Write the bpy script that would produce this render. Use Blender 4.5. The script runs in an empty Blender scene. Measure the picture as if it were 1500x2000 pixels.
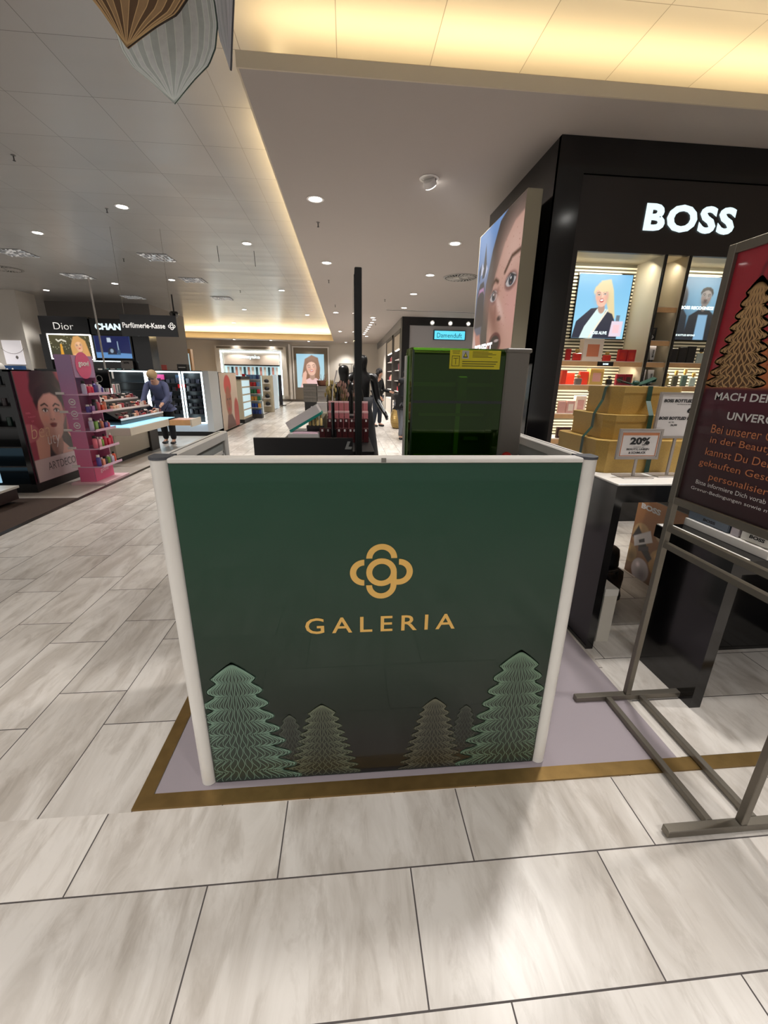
import bpy, math, random
import numpy as np
from mathutils import Vector, Matrix
random.seed(7)
SC = bpy.context.scene
COL = SC.collection
PI = math.pi

# ------------------------------------------------------------------ camera, world, exposure
def make_camera():
    f, p, r, y = 799.34, 0.31705, 0.01617, -0.09218
    cy, sy, cp, sp, cr, sr = math.cos(y), math.sin(y), math.cos(p), math.sin(p), math.cos(r), math.sin(r)
    Rz = Matrix(((cy, sy, 0), (-sy, cy, 0), (0, 0, 1)))
    Rx = Matrix(((1, 0, 0), (0, cp, -sp), (0, sp, cp)))
    Ry = Matrix(((cr, 0, sr), (0, 1, 0), (-sr, 0, cr)))
    M = Ry @ Rx @ Rz                       # rows: right, forward, up
    right, fwd, up = Vector(M[0]), Vector(M[1]), Vector(M[2])
    cam = bpy.data.cameras.new('camera')
    cam.sensor_fit = 'HORIZONTAL'
    cam.sensor_width = 36.0
    cam.lens = f * 36.0 / 1500.0
    cam.clip_start = 0.05
    o = bpy.data.objects.new('camera', cam)
    COL.objects.link(o)
    R = Matrix((right, up, -fwd)).transposed()
    o.matrix_world = Matrix.Translation((0, 0, 1.45)) @ R.to_4x4()
    SC.camera = o
make_camera()
SC.view_settings.view_transform = 'Standard'
SC.view_settings.look = 'None'
SC.view_settings.gamma = 1.0
SC.view_settings.use_curve_mapping = False
SC.view_settings.exposure = 0.0
W = bpy.data.worlds.new('world')
SC.world = W
W.use_nodes = True
W.node_tree.nodes['Background'].inputs[0].default_value = (1.0, 0.97, 0.93, 1)
W.node_tree.nodes['Background'].inputs[1].default_value = 0.52
SPOT_W = 230.0        # downlights in the plaster ceiling
UPPER_W = 200.0       # downlights in the panelled ceiling
COVE_W = 7.5          # warm cove strips, per metre

# ------------------------------------------------------------------ helpers
def c(r, g, b):
    f = lambda v: (v / 255 / 12.92) if v / 255 <= 0.04045 else ((v / 255 + 0.055) / 1.055) ** 2.4
    return (f(r), f(g), f(b))

MATS = {}
def mat(name, col=(0.5, 0.5, 0.5), rough=0.5, metal=0.0, emit=None, es=1.0, spec=0.5, coat=0.0, noise=0.0, nscale=30.0, trans=0.0):
    if name in MATS:
        return MATS[name]
    m = bpy.data.materials.new(name)
    m.use_nodes = True
    nt = m.node_tree
    b = nt.nodes['Principled BSDF']
    b.inputs['Base Color'].default_value = (*col, 1)
    b.inputs['Roughness'].default_value = rough
    b.inputs['Metallic'].default_value = metal
    b.inputs['Specular IOR Level'].default_value = spec
    b.inputs['Coat Weight'].default_value = coat
    b.inputs['Coat Roughness'].default_value = 0.05
    b.inputs['Transmission Weight'].default_value = trans
    if emit:
        b.inputs['Emission Color'].default_value = (*emit, 1)
        b.inputs['Emission Strength'].default_value = es
    if noise:
        tc = nt.nodes.new('ShaderNodeTexCoord')
        n = nt.nodes.new('ShaderNodeTexNoise')
        n.inputs['Scale'].default_value = nscale
        n.inputs['Detail'].default_value = 3
        mx = nt.nodes.new('ShaderNodeMix'); mx.data_type = 'RGBA'
        mx.inputs[6].default_value = (*[v * (1 - noise) for v in col], 1)
        mx.inputs[7].default_value = (*[min(1, v * (1 + noise)) for v in col], 1)
        nt.links.new(tc.outputs['Object'], n.inputs['Vector'])
        nt.links.new(n.outputs['Fac'], mx.inputs[0])
        nt.links.new(mx.outputs[2], b.inputs['Base Color'])
    MATS[name] = m
    return m

def paintmat(name, emission=0.0, rough=0.5, coat=0.0):
    """a printed or lit picture: colours come from the mesh's own colour attribute"""
    if name in MATS:
        return MATS[name]
    m = bpy.data.materials.new(name)
    m.use_nodes = True
    nt = m.node_tree
    b = nt.nodes['Principled BSDF']
    a = nt.nodes.new('ShaderNodeVertexColor'); a.layer_name = 'print'
    b.inputs['Roughness'].default_value = rough
    b.inputs['Coat Weight'].default_value = coat
    if emission:
        b.inputs['Base Color'].default_value = (0.02, 0.02, 0.02, 1)
        nt.links.new(a.outputs['Color'], b.inputs['Emission Color'])
        b.inputs['Emission Strength'].default_value = emission
    else:
        nt.links.new(a.outputs['Color'], b.inputs['Base Color'])
    MATS[name] = m
    return m

def tag(o, label=None, cat=None, group=None, kind=None):
    if label: o['label'] = label
    if cat: o['category'] = cat
    if group: o['group'] = group
    if kind: o['kind'] = kind
    return o

def thing(name, label, cat, loc=(0, 0, 0), group=None):
    o = bpy.data.objects.new(name, None)
    o.empty_display_size = 0.1
    COL.objects.link(o)
    o.location = loc
    tag(o, label, cat, group)
    return o

def wloc(o):
    v = Vector((0, 0, 0))
    while o is not None:
        v += Vector(o.location)
        o = o.parent
    return v

class MB:
    """collects shapes in world coordinates; build() links them as one mesh"""
    def __init__(s):
        s.v = []; s.f = []
    def add(s, vs, fs):
        n = len(s.v)
        s.v += [tuple(v) for v in vs]
        s.f += [tuple(i + n for i in f) for f in fs]
        return s
    def box(s, x0, y0, z0, x1, y1, z1, bev=0.0):
        if bev <= 0:
            return s.add([(x0, y0, z0), (x1, y0, z0), (x1, y1, z0), (x0, y1, z0), (x0, y0, z1), (x1, y0, z1), (x1, y1, z1), (x0, y1, z1)],
                         [(0, 3, 2, 1), (4, 5, 6, 7), (0, 1, 5, 4), (1, 2, 6, 5), (2, 3, 7, 6), (3, 0, 4, 7)])
        b = min(bev, (x1 - x0) * .45, (y1 - y0) * .45, (z1 - z0) * .45)
        def ring(e, z):
            X0, X1, Y0, Y1 = x0 + e, x1 - e, y0 + e, y1 - e
            k = b - e * 0.6 if e < b else b * .4
            return [(X0 + k, Y0, z), (X1 - k, Y0, z), (X1, Y0 + k, z), (X1, Y1 - k, z), (X1 - k, Y1, z), (X0 + k, Y1, z), (X0, Y1 - k, z), (X0, Y0 + k, z)]
        rs = [ring(b, z0), ring(0, z0 + b), ring(0, z1 - b), ring(b, z1)]
        vs = [p for r in rs for p in r]
        fs = [tuple(range(7, -1, -1)), tuple(range(24, 32))]
        for k in range(3):
            for i in range(8):
                j = (i + 1) % 8
                fs.append((k * 8 + i, k * 8 + j, k * 8 + 8 + j, k * 8 + 8 + i))
        return s.add(vs, fs)
    def rot_box(s, cx, cy, cz, sx, sy, sz, R):
        vs = []
        for dz in (-.5, .5):
            for dx, dy in ((-.5, -.5), (.5, -.5), (.5, .5), (-.5, .5)):
                vs.append(Vector((cx, cy, cz)) + R @ Vector((dx * sx, dy * sy, dz * sz)))
        return s.add(vs, [(0, 3, 2, 1), (4, 5, 6, 7), (0, 1, 5, 4), (1, 2, 6, 5), (2, 3, 7, 6), (3, 0, 4, 7)])
    def prism(s, pts, O, u, v, n, d0, d1):
        O, u, v, n = map(Vector, (O, u, v, n))
        k = len(pts)
        vs = [O + u * a + v * b + n * d0 for a, b in pts] + [O + u * a + v * b + n * d1 for a, b in pts]
        fs = [tuple(range(k - 1, -1, -1)), tuple(range(k, 2 * k))]
        fs += [(i, (i + 1) % k, k + (i + 1) % k, k + i) for i in range(k)]
        return s.add(vs, fs)
    def lathe(s, prof, cx, cy, z=0, seg=16, axis=None):
        """prof: list of (r, h) from bottom to top; axis: a 3x3 matrix turning +z"""
        R = axis or Matrix.Identity(3)
        vs = []
        for r, h in prof:
            for i in range(seg):
                a = 2 * PI * i / seg
                vs.append(Vector((cx, cy, z)) + R @ Vector((r * math.cos(a), r * math.sin(a), h)))
        fs = []
        for k in range(len(prof) - 1):
            for i in range(seg):
                j = (i + 1) % seg
                fs.append((k * seg + i, k * seg + j, (k + 1) * seg + j, (k + 1) * seg + i))
        if prof[0][0] > 1e-6: fs.append(tuple(range(seg - 1, -1, -1)))
        if prof[-1][0] > 1e-6: fs.append(tuple((len(prof) - 1) * seg + i for i in range(seg)))
        return s.add(vs, fs)
    def cyl(s, x, y, z0, z1, r, seg=14):
        return s.lathe([(r, 0), (r, z1 - z0)], x, y, z0, seg)
    def tube(s, pts, r, seg=8):
        pts = [Vector(p) for p in pts]
        rings = []
        for i, p in enumerate(pts):
            d = (pts[min(i + 1, len(pts) - 1)] - pts[max(i - 1, 0)]).normalized()
            a = d.orthogonal().normalized() if abs(d.z) > .99 else d.cross(Vector((0, 0, 1))).normalized()
            b = d.cross(a)
            rr = r[i] if isinstance(r, (list, tuple)) else r
            rings.append([p + a * rr * math.cos(2 * PI * k / seg) + b * rr * math.sin(2 * PI * k / seg) for k in range(seg)])
        vs = [v for q in rings for v in q]
        fs = [tuple(range(seg)), tuple((len(pts) - 1) * seg + i for i in range(seg - 1, -1, -1))]
        for k in range(len(pts) - 1):
            for i in range(seg):
                j = (i + 1) % seg
                fs.append((k * seg + j, k * seg + i, (k + 1) * seg + i, (k + 1) * seg + j))
        return s.add(vs, fs)
    def ball(s, x, y, z, rx, ry=None, rz=None, seg=16, rings=10):
        ry = ry or rx; rz = rz or rx
        vs = [(x, y, z - rz)]
        for k in range(1, rings):
            t = -PI / 2 + PI * k / rings
            for i in range(seg):
                a = 2 * PI * i / seg
                vs.append((x + rx * math.cos(t) * math.cos(a), y + ry * math.cos(t) * math.sin(a), z + rz * math.sin(t)))
        vs.append((x, y, z + rz))
        fs = [(0, 1 + (i + 1) % seg, 1 + i) for i in range(seg)]
        for k in range(rings - 2):
            for i in range(seg):
                j = (i + 1) % seg
                fs.append((1 + k * seg + i, 1 + k * seg + j, 1 + (k + 1) * seg + j, 1 + (k + 1) * seg + i))
        b = 1 + (rings - 2) * seg
        fs += [(b + i, b + (i + 1) % seg, len(vs) - 1) for i in range(seg)]
        return s.add(vs, fs)
    def build(s, name, m, parent=None, smooth=False, kind=None, label=None, origin=None):
        me = bpy.data.meshes.new(name)
        if parent is not None:
            o0 = wloc(parent)
        elif kind == 'structure':
            o0 = Vector((0, 0, 0))
        elif origin is not None:
            o0 = Vector(origin)
        else:
            a = np.array([tuple(v) for v in s.v])
            o0 = Vector(((a[:, 0].min() + a[:, 0].max()) / 2, (a[:, 1].min() + a[:, 1].max()) / 2, a[:, 2].min()))
        me.from_pydata([tuple(Vector(v) - o0) for v in s.v], [], s.f)
        me.update()
        if m: me.materials.append(m)
        if smooth:
            me.polygons.foreach_set('use_smooth', [True] * len(me.polygons))
            if smooth == 'auto':
                try: me.set_sharp_from_angle(angle=math.radians(40))
                except Exception: pass
        o = bpy.data.objects.new(name, me)
        COL.objects.link(o)
        if parent is not None: o.parent = parent
        else: o.location = o0
        if kind: o['kind'] = kind
        if label: o['label'] = label
        return o

def bx(name, m, parent, *a, bev=0.0, **k):
    return MB().box(*a, bev=bev).build(name, m, parent, **k)

def dup(root, off, label=None, group=None):
    r = root.copy(); COL.objects.link(r)
    r.location = Vector(root.location) + Vector(off)
    if label: r['label'] = label
    if group: r['group'] = group
    for ch in list(root.children):
        d = ch.copy(); COL.objects.link(d); d.parent = r
        for g in list(ch.children):
            e = g.copy(); COL.objects.link(e); e.parent = d
    return r

def text_mb(s, O, u, v, w=None, h=None, bold=0.0, d=0.001, italic=0.0, align='L', sp=1.0, mb=None):
    """lettering fitted to width w and/or height h on the plane O,u,v"""
    cu = bpy.data.curves.new('t', 'FONT')
    cu.body = s; cu.size = 1.0; cu.offset = bold; cu.shear = italic; cu.space_character = sp
    cu.resolution_u = 3; cu.extrude = 0.0
    ob = bpy.data.objects.new('t', cu)
    COL.objects.link(ob)
    dg = bpy.context.evaluated_depsgraph_get()
    me = bpy.data.meshes.new_from_object(ob.evaluated_get(dg))
    co = np.array([tuple(x.co) for x in me.vertices])
    fs = [tuple(p.vertices) for p in me.polygons]
    bpy.data.objects.remove(ob); bpy.data.curves.remove(cu); bpy.data.meshes.remove(me)
    x0, x1, y0, y1 = co[:, 0].min(), co[:, 0].max(), co[:, 1].min(), co[:, 1].max()
    sx = w / (x1 - x0) if w else h / (y1 - y0)
    sy = h / (y1 - y0) if h else sx
    O, u, v = Vector(O), Vector(u), Vector(v)
    n = u.cross(v)
    sh = {'L': 0, 'C': -(x1 - x0) * sx / 2, 'R': -(x1 - x0) * sx}[align]
    vs = [O + u * ((p[0] - x0) * sx + sh) + v * ((p[1] - y0) * sy) + n * d for p in co]
    mb = mb or MB()
    return mb.add(vs, fs)

# ------------------------------------------------------------------ a small painter for printed pictures
class Paint:
    def __init__(s, w, h, px, bg):
        s.w, s.h = w, h
        s.nx, s.ny = px, max(4, int(px * h / w))
        X, Y = np.meshgrid(np.linspace(0, 1, s.nx), np.linspace(0, h / w, s.ny))
        s.X, s.Y = X, Y
        s.a = h / w
        s.img = np.zeros((s.ny, s.nx, 3)); s.img[:] = bg
        s.rng = np.random.RandomState(3)
    def mix(s, m, col):
        m = np.clip(m, 0, 1)[..., None]
        s.img = s.img * (1 - m) + np.array(col) * m
    def grad(s, c0, c1, y0=0, y1=None):
        y1 = s.a if y1 is None else y1
        t = np.clip((s.Y - y0) / (y1 - y0), 0, 1)[..., None]
        s.img = np.array(c0) * (1 - t) + np.array(c1) * t
    def ell(s, x, y, rx, ry, col, soft=0.02, rot=0, k=1.0):
        ca, sa = math.cos(rot), math.sin(rot)
        dx, dy = s.X - x, s.Y - y
        d = np.sqrt(((dx * ca + dy * sa) / rx) ** 2 + ((-dx * sa + dy * ca) / ry) ** 2)
        s.mix(k * (1 - (d - 1) * min(rx, ry) / max(soft, 1e-4) - .5), col) if soft < min(rx, ry) else s.mix(k * np.exp(-d ** 2), col)
    def seg(s, p0, p1):
        (x0, y0), (x1, y1) = p0, p1
        dx, dy = x1 - x0, y1 - y0
        t = np.clip(((s.X - x0) * dx + (s.Y - y0) * dy) / (dx * dx + dy * dy + 1e-12), 0, 1)
        return np.hypot(s.X - x0 - t * dx, s.Y - y0 - t * dy)
    def line(s, pts, wd, col, soft=0.006, k=1.0):
        d = np.full(s.X.shape, 9.0)
        for a, b in zip(pts[:-1], pts[1:]):
            d = np.minimum(d, s.seg(a, b))
        s.mix(k * ((wd / 2 - d) / soft + .5), col)
    def poly(s, pts, col, soft=0.01, k=1.0):
        ins = np.zeros(s.X.shape, bool)
        d = np.full(s.X.shape, 9.0)
        n = len(pts)
        for i in range(n):
            (x0, y0), (x1, y1) = pts[i], pts[(i + 1) % n]
            d = np.minimum(d, s.seg(pts[i], pts[(i + 1) % n]))
            if y0 != y1:
                cnd = ((y0 > s.Y) != (y1 > s.Y)) & (s.X < (x1 - x0) * (s.Y - y0) / (y1 - y0) + x0)
                ins ^= cnd
        sd = np.where(ins, d, -d)
        s.mix(k * (sd / soft + .5), col)
    def face(s, x, y, r, skin, hair, lip=(.35, .03, .04), tilt=0.0, smile=0.0, brow=None, eye=(.03, .02, .015), beard=0, closed=False):
        ca, sa = math.cos(tilt), math.sin(tilt)
        P = lambda a, b: (x + r * (a * ca - b * sa), y + r * (a * sa + b * ca))
        dk = tuple(v * .55 for v in skin); lt = tuple(min(1, v * 1.25) for v in skin)
        brow = brow or tuple(v * .6 for v in hair)
        E = lambda a, b, ra, rb, col, so=.02, k=1.0, ro=0: s.ell(*P(a, b), r * ra, r * rb, col, r * so, tilt + ro, k)
        E(0, -1.35, .42, .6, dk, .1)
        E(0, -.62, .62, .62, skin, .08); E(0, 0, .78, .98, skin, .06)
        E(-.45, -.1, .5, .9, dk, 2, .35); E(.62, -.1, .25, .9, dk, 2, .5)
        E(.12, .45, .45, .35, lt, 2, .6); E(.1, -.15, .12, .45, lt, 2, .6)
        E(-.4, -.3, .25, .2, (skin[0], skin[1] * .7, skin[2] * .65), 2, .6); E(.4, -.3, .25, .2, (skin[0], skin[1] * .7, skin[2] * .65), 2, .5)
        for sx in (-1, 1):
            s.line([P(sx * .18, .26), P(sx * .34, .36), P(sx * .58, .28)], r * .07, brow, r * .05)
            if closed:
                s.line([P(sx * .2, .06), P(sx * .36, -.01), P(sx * .52, .07)], r * .05, eye, r * .04)
            else:
                E(sx * .36, .08, .2, .1, dk, .06); E(sx * .36, .07, .15, .065, (.75, .72, .7), .03)
                E(sx * .36, .08, .07, .075, eye, .02)
                s.line([P(sx * .18, .08), P(sx * .34, .16), P(sx * .54, .1)], r * .04, (.02, .015, .01), r * .03)
        s.line([P(-.1, .15), P(-.13, -.15), P(-.14, -.28)], r * .06, dk, r * .12, .5)
        E(-.1, -.32, .05, .03, tuple(v * .3 for v in skin), .02); E(.1, -.32, .05, .03, tuple(v * .3 for v in skin), .02)
        E(0, -.36, .16, .05, dk, 2, .5)
        if smile:
            E(0, -.56, .27, .15 * smile + .05, lip, .03); E(0, -.53, .2, .07 * smile + .02, (.85, .83, .8), .03)
        else:
            E(0, -.52, .23, .055, lip, .03); E(0, -.6, .2, .07, lip, .03)
            s.line([P(-.22, -.55), P(0, -.56), P(.22, -.55)], r * .025, tuple(v * .4 for v in lip), r * .02)
        if beard:
            E(0, -.75, .5, .3, hair, 2, .8); s.line([P(-.25, -.44), P(0, -.4), P(.25, -.44)], r * .08, hair, r * .06, .8)
        s.poly([P(-.86, .1), P(-.72, .45), P(-.3, .75), P(.1, .82), P(.5, .68), P(.75, .4), P(.88, .05), P(.98, .5), P(.75, .98), P(.3, 1.22), P(-.3, 1.2), P(-.8, .95), P(-1, .45)], hair, r * .1)
    def build(s, name, O, u, v, m, parent, d=0.0, grain=0.0):
        O, u, v = Vector(O), Vector(u), Vector(v)
        n = u.cross(v)
        nx, ny = s.nx, s.ny
        o0 = wloc(parent)
        A = np.linspace(0, s.w, nx); B = np.linspace(0, s.h, ny)
        AA, BB = np.meshgrid(A, B)
        co = (np.array(O + n * d - o0)[None, None] + AA[..., None] * np.array(u) + BB[..., None] * np.array(v)).reshape(-1, 3)
        idx = np.arange(nx * ny).reshape(ny, nx)
        q = np.stack([idx[:-1, :-1], idx[:-1, 1:], idx[1:, 1:], idx[1:, :-1]], -1).reshape(-1, 4)
        me = bpy.data.meshes.new(name)
        me.vertices.add(len(co)); me.vertices.foreach_set('co', co.ravel())
        me.loops.add(q.size); me.loops.foreach_set('vertex_index', q.ravel())
        me.polygons.add(len(q)); me.polygons.foreach_set('loop_start', np.arange(0, q.size, 4)); me.polygons.foreach_set('loop_total', np.full(len(q), 4))
        me.update(calc_edges=True)
        at = me.color_attributes.new('print', 'FLOAT_COLOR', 'POINT')
        cl = np.clip(s.img, 0, 1)
        if grain: cl = np.clip(cl * (1 + grain * s.rng.randn(ny, nx, 1)), 0, 1)
        rgba = np.concatenate([cl, np.ones((ny, nx, 1))], -1).reshape(-1)
        at.data.foreach_set('color', rgba)
        me.materials.append(m)
        ob = bpy.data.objects.new(name, me)
        COL.objects.link(ob); ob.parent = parent
        return ob

X, Y, Z = Vector((1, 0, 0)), Vector((0, 1, 0)), Vector((0, 0, 1))
FRONT = (X, Z)            # a face looking towards -y
LEFTW = (-Y, Z)           # a face looking towards -x
RIGHTW = (Y, Z)           # a face looking towards +x

# ------------------------------------------------------------------ common materials
M_white = mat('white_painted_metal', c(226, 222, 218), .35)
M_black = mat('black_gloss_laminate', c(14, 13, 14), .12, spec=.6)
M_blackm = mat('black_matt', c(20, 19, 20), .5)
M_dark = mat('dark_grey', c(52, 50, 50), .5)
M_grey = mat('grey_plastic', c(122, 118, 112), .45)
M_steel = mat('brushed_bronze_steel', c(122, 116, 106), .42, metal=.75, noise=.06, nscale=80)
M_gold = mat('gold_glitter_card', c(186, 154, 86), .5, metal=.30, noise=.24, nscale=220)
M_green = mat('dark_green_ribbon', c(20, 62, 50), .4)
M_beige = mat('beige_laminate', c(178, 168, 144), .45)
M_wood = mat('light_oak_edge', c(205, 160, 112), .4, noise=.12, nscale=25)
M_led = mat('cool_led_strip', (.8, .95, 1), .5, emit=(.80, .95, 1.0), es=6)
M_ledw = mat('neutral_led_strip', (.8, .8, .8), .5, emit=(1, .96, .88), es=5)
M_lens = mat('lamp_lens', (.9, .9, .9), .3, emit=(1, .97, .92), es=22)
M_paper = mat('white_paper', c(214, 208, 206), .6)
M_ink = mat('black_ink', c(22, 22, 24), .6)
M_wtext = mat('white_ink', c(228, 226, 224), .5)
M_glass = None

def glassmat(name, tint, a=.06, rough=.02):
    m = bpy.data.materials.new(name); m.use_nodes = True
    nt = m.node_tree; nt.nodes.clear()
    out = nt.nodes.new('ShaderNodeOutputMaterial'); tr = nt.nodes.new('ShaderNodeBsdfTransparent')
    gl = nt.nodes.new('ShaderNodeBsdfGlossy'); fr = nt.nodes.new('ShaderNodeFresnel'); mx = nt.nodes.new('ShaderNodeMixShader')
    tr.inputs[0].default_value = (*tint, 1); gl.inputs['Roughness'].default_value = rough
    ad = nt.nodes.new('ShaderNodeMath'); ad.operation = 'ADD'; ad.inputs[1].default_value = a
    fr.inputs[0].default_value = 1.45
    nt.links.new(fr.outputs[0], ad.inputs[0]); nt.links.new(ad.outputs[0], mx.inputs[0])
    nt.links.new(tr.outputs[0], mx.inputs[1]); nt.links.new(gl.outputs[0], mx.inputs[2]); nt.links.new(mx.outputs[0], out.inputs[0])
    MATS[name] = m
    return m
M_glass = glassmat('clear_glass', (.9, .93, .92))
M_greeng = glassmat('green_acrylic', (.26, .50, .05), .02)
for nd in M_greeng.node_tree.nodes:
    if nd.type == 'BSDF_GLOSSY': nd.inputs[0].default_value = (.55, .75, .40, 1)

# ------------------------------------------------------------------ floor and ceiling materials
def marble(name, swap, x0, y0, bw=.612, bh=.3065, light=c(214, 208, 201), dark=c(184, 176, 167), rough=.32):
    m = bpy.data.materials.new(name); m.use_nodes = True
    nt = m.node_tree; L = nt.links.new; N = nt.nodes.new
    b = nt.nodes['Principled BSDF']
    tc = N('ShaderNodeTexCoord'); sep = N('ShaderNodeSeparateXYZ'); L(tc.outputs['Object'], sep.inputs[0])
    ax = N('ShaderNodeMath'); ax.operation = 'SUBTRACT'; ax.inputs[1].default_value = x0
    ay = N('ShaderNodeMath'); ay.operation = 'SUBTRACT'; ay.inputs[1].default_value = y0
    L(sep.outputs[1 if swap else 0], ax.inputs[0]); L(sep.outputs[0 if swap else 1], ay.inputs[0])
    cmb = N('ShaderNodeCombineXYZ'); L(ax.outputs[0], cmb.inputs[0]); L(ay.outputs[0], cmb.inputs[1])
    br = N('ShaderNodeTexBrick'); L(cmb.outputs[0], br.inputs['Vector'])
    br.offset = 1 / 3; br.offset_frequency = 2; br.squash = 1
    br.inputs['Scale'].default_value = 1; br.inputs['Brick Width'].default_value = bw; br.inputs['Row Height'].default_value = bh
    br.inputs['Mortar Size'].default_value = .0022; br.inputs['Mortar Smooth'].default_value = .0; br.inputs['Bias'].default_value = 0
    br.inputs['Color1'].default_value = (0, 0, 0, 1); br.inputs['Color2'].default_value = (1, 1, 1, 1); br.inputs['Mortar'].default_value = (0, 0, 0, 1)
    # each tile takes its own cut of the stone
    mul = N('ShaderNodeVectorMath'); mul.operation = 'SCALE'; mul.inputs['Scale'].default_value = 41.0
    L(br.outputs['Color'], mul.inputs[0])
    add = N('ShaderNodeVectorMath'); add.operation = 'ADD'; L(tc.outputs['Object'], add.inputs[0]); L(mul.outputs[0], add.inputs[1])
    mp = N('ShaderNodeMapping'); mp.inputs['Rotation'].default_value = (0, 0, math.radians(35 if not swap else 35)); mp.inputs['Scale'].default_value = (3.2, .9, 1)
    rotd = N('ShaderNodeMath'); rotd.operation = 'MULTIPLY_ADD'; rotd.inputs[1].default_value = .5; rotd.inputs[2].default_value = .35
    L(br.outputs['Color'], rotd.inputs[0])
    cr = N('ShaderNodeCombineXYZ'); L(rotd.outputs[0], cr.inputs[2]); L(cr.outputs[0], mp.inputs['Rotation'])
    L(add.outputs[0], mp.inputs[0])
    n1 = N('ShaderNodeTexNoise'); n1.inputs['Scale'].default_value = 1.5; n1.inputs['Detail'].default_value = 7; n1.inputs['Roughness'].default_value = .6; n1.inputs['Distortion'].default_value = 1.1
    L(mp.outputs[0], n1.inputs['Vector'])
    n2 = N('ShaderNodeTexNoise'); n2.inputs['Scale'].default_value = 5; n2.inputs['Detail'].default_value = 6; n2.inputs['Roughness'].default_value = .65; n2.inputs['Distortion'].default_value = .6
    L(mp.outputs[0], n2.inputs['Vector'])
    r1 = N('ShaderNodeValToRGB'); r1.color_ramp.elements[0].position = .36; r1.color_ramp.elements[1].position = .60
    r1.color_ramp.elements[0].color = (*dark, 1); r1.color_ramp.elements[1].color = (*light, 1)
    L(n1.outputs['Fac'], r1.inputs[0])
    r2 = N('ShaderNodeValToRGB'); r2.color_ramp.elements[0].position = .34; r2.color_ramp.elements[1].position = .5
    r2.color_ramp.elements[0].color = (.74, .715, .69, 1); r2.color_ramp.elements[1].color = (1, 1, 1, 1)
    L(n2.outputs['Fac'], r2.inputs[0])
    mx = N('ShaderNodeMix'); mx.data_type = 'RGBA'; mx.blend_type = 'MULTIPLY'; mx.inputs[0].default_value = .75
    L(r1.outputs[0], mx.inputs[6]); L(r2.outputs[0], mx.inputs[7])
    tone = N('ShaderNodeMapRange'); tone.inputs[3].default_value = .9; tone.inputs[4].default_value = 1.06; L(br.outputs['Color'], tone.inputs[0])
    mt = N('ShaderNodeVectorMath'); mt.operation = 'SCALE'; L(mx.outputs[2], mt.inputs[0]); L(tone.outputs[0], mt.inputs['Scale'])
    fm = N('ShaderNodeMix'); fm.data_type = 'RGBA'; fm.inputs[7].default_value = (*c(74, 68, 66), 1)
    L(br.outputs['Fac'], fm.inputs[0]); L(mt.outputs[0], fm.inputs[6]); L(fm.outputs[2], b.inputs['Base Color'])
    rr = N('ShaderNodeMapRange'); rr.inputs[3].default_value = rough; rr.inputs[4].default_value = .8; L(br.outputs['Fac'], rr.inputs[0]); L(rr.outputs[0], b.inputs['Roughness'])
    b.inputs['Specular IOR Level'].default_value = .5
    return m

def panel_ceiling():
    m = bpy.data.materials.new('metal_ceiling_panels'); m.use_nodes = True
    nt = m.node_tree; L = nt.links.new; N = nt.nodes.new
    b = nt.nodes['Principled BSDF']
    tc = N('ShaderNodeTexCoord')
    mp = N('ShaderNodeMapping'); mp.inputs['Location'].default_value = (.04, -3.93 + .69 * 8, 0); L(tc.outputs['Object'], mp.inputs[0])
    br = N('ShaderNodeTexBrick'); L(mp.outputs[0], br.inputs['Vector'])
    br.offset = 0; br.inputs['Scale'].default_value = 1; br.inputs['Brick Width'].default_value = .695; br.inputs['Row Height'].default_value = .69
    br.inputs['Mortar Size'].default_value = .0028; br.inputs['Mortar Smooth'].default_value = .2; br.inputs['Bias'].default_value = 0
    br.inputs['Color1'].default_value = (.40, .385, .365, 1); br.inputs['Color2'].default_value = (.44, .425, .405, 1); br.inputs['Mortar'].default_value = (.17, .155, .14, 1)
    # one narrow panel beside the plaster edge
    sep = N('ShaderNodeSeparateXYZ'); L(tc.outputs['Object'], sep.inputs[0])
    cm = N('ShaderNodeMath'); cm.operation = 'COMPARE'; cm.inputs[1].default_value = -1.045; cm.inputs[2].default_value = .003; L(sep.outputs[0], cm.inputs[0])
    mx = N('ShaderNodeMix'); mx.data_type = 'RGBA'; mx.inputs[7].default_value = (.3, .27, .24, 1)
    L(cm.outputs[0], mx.inputs[0]); L(br.outputs['Color'], mx.inputs[6]); L(mx.outputs[2], b.inputs['Base Color'])
    b.inputs['Roughness'].default_value = .3
    b.inputs['Specular IOR Level'].default_value = .55
    wv = N('ShaderNodeTexNoise'); mp2 = N('ShaderNodeMapping'); mp2.inputs['Scale'].default_value = (.5, 2.2, 1); L(tc.outputs['Object'], mp2.inputs[0]); L(mp2.outputs[0], wv.inputs['Vector'])
    wv.inputs['Scale'].default_value = 1.0; wv.inputs['Detail'].default_value = 1
    # every metal panel sags a little: brick-wise tilt of the reflection
    bp = N('ShaderNodeBump'); bp.inputs['Strength'].default_value = .5; bp.inputs['Distance'].default_value = .03
    L(wv.outputs['Fac'], bp.inputs['Height']); L(bp.outputs[0], b.inputs['Normal'])
    return m

S, U, T = 3.34, 3.684, 3.425     # plaster ceiling, panel ceiling, top of the plaster upstand
M_f1 = marble('marble_tile_across', False, .384, .549)
M_f2 = marble('marble_tile_along', True, 1.704, -1.07)
M_f3 = marble('marble_tile_shop', False, 1.6, 1.16)
M_carpet = mat('grey_lilac_carpet', c(150, 141, 146), .95, noise=.1, nscale=500, spec=.1)
M_brass = mat('worn_brass', c(138, 112, 68), .42, metal=.85, noise=.25, nscale=18)
M_plaster = mat('ceiling_plaster', c(176, 168, 162), .85, spec=.2)
M_wall = mat('warm_white_wall', c(205, 198, 188), .7, noise=.02, nscale=3)

def st(name, m, *a):
    return bx(name, m, None, *a, kind='structure')
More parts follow.
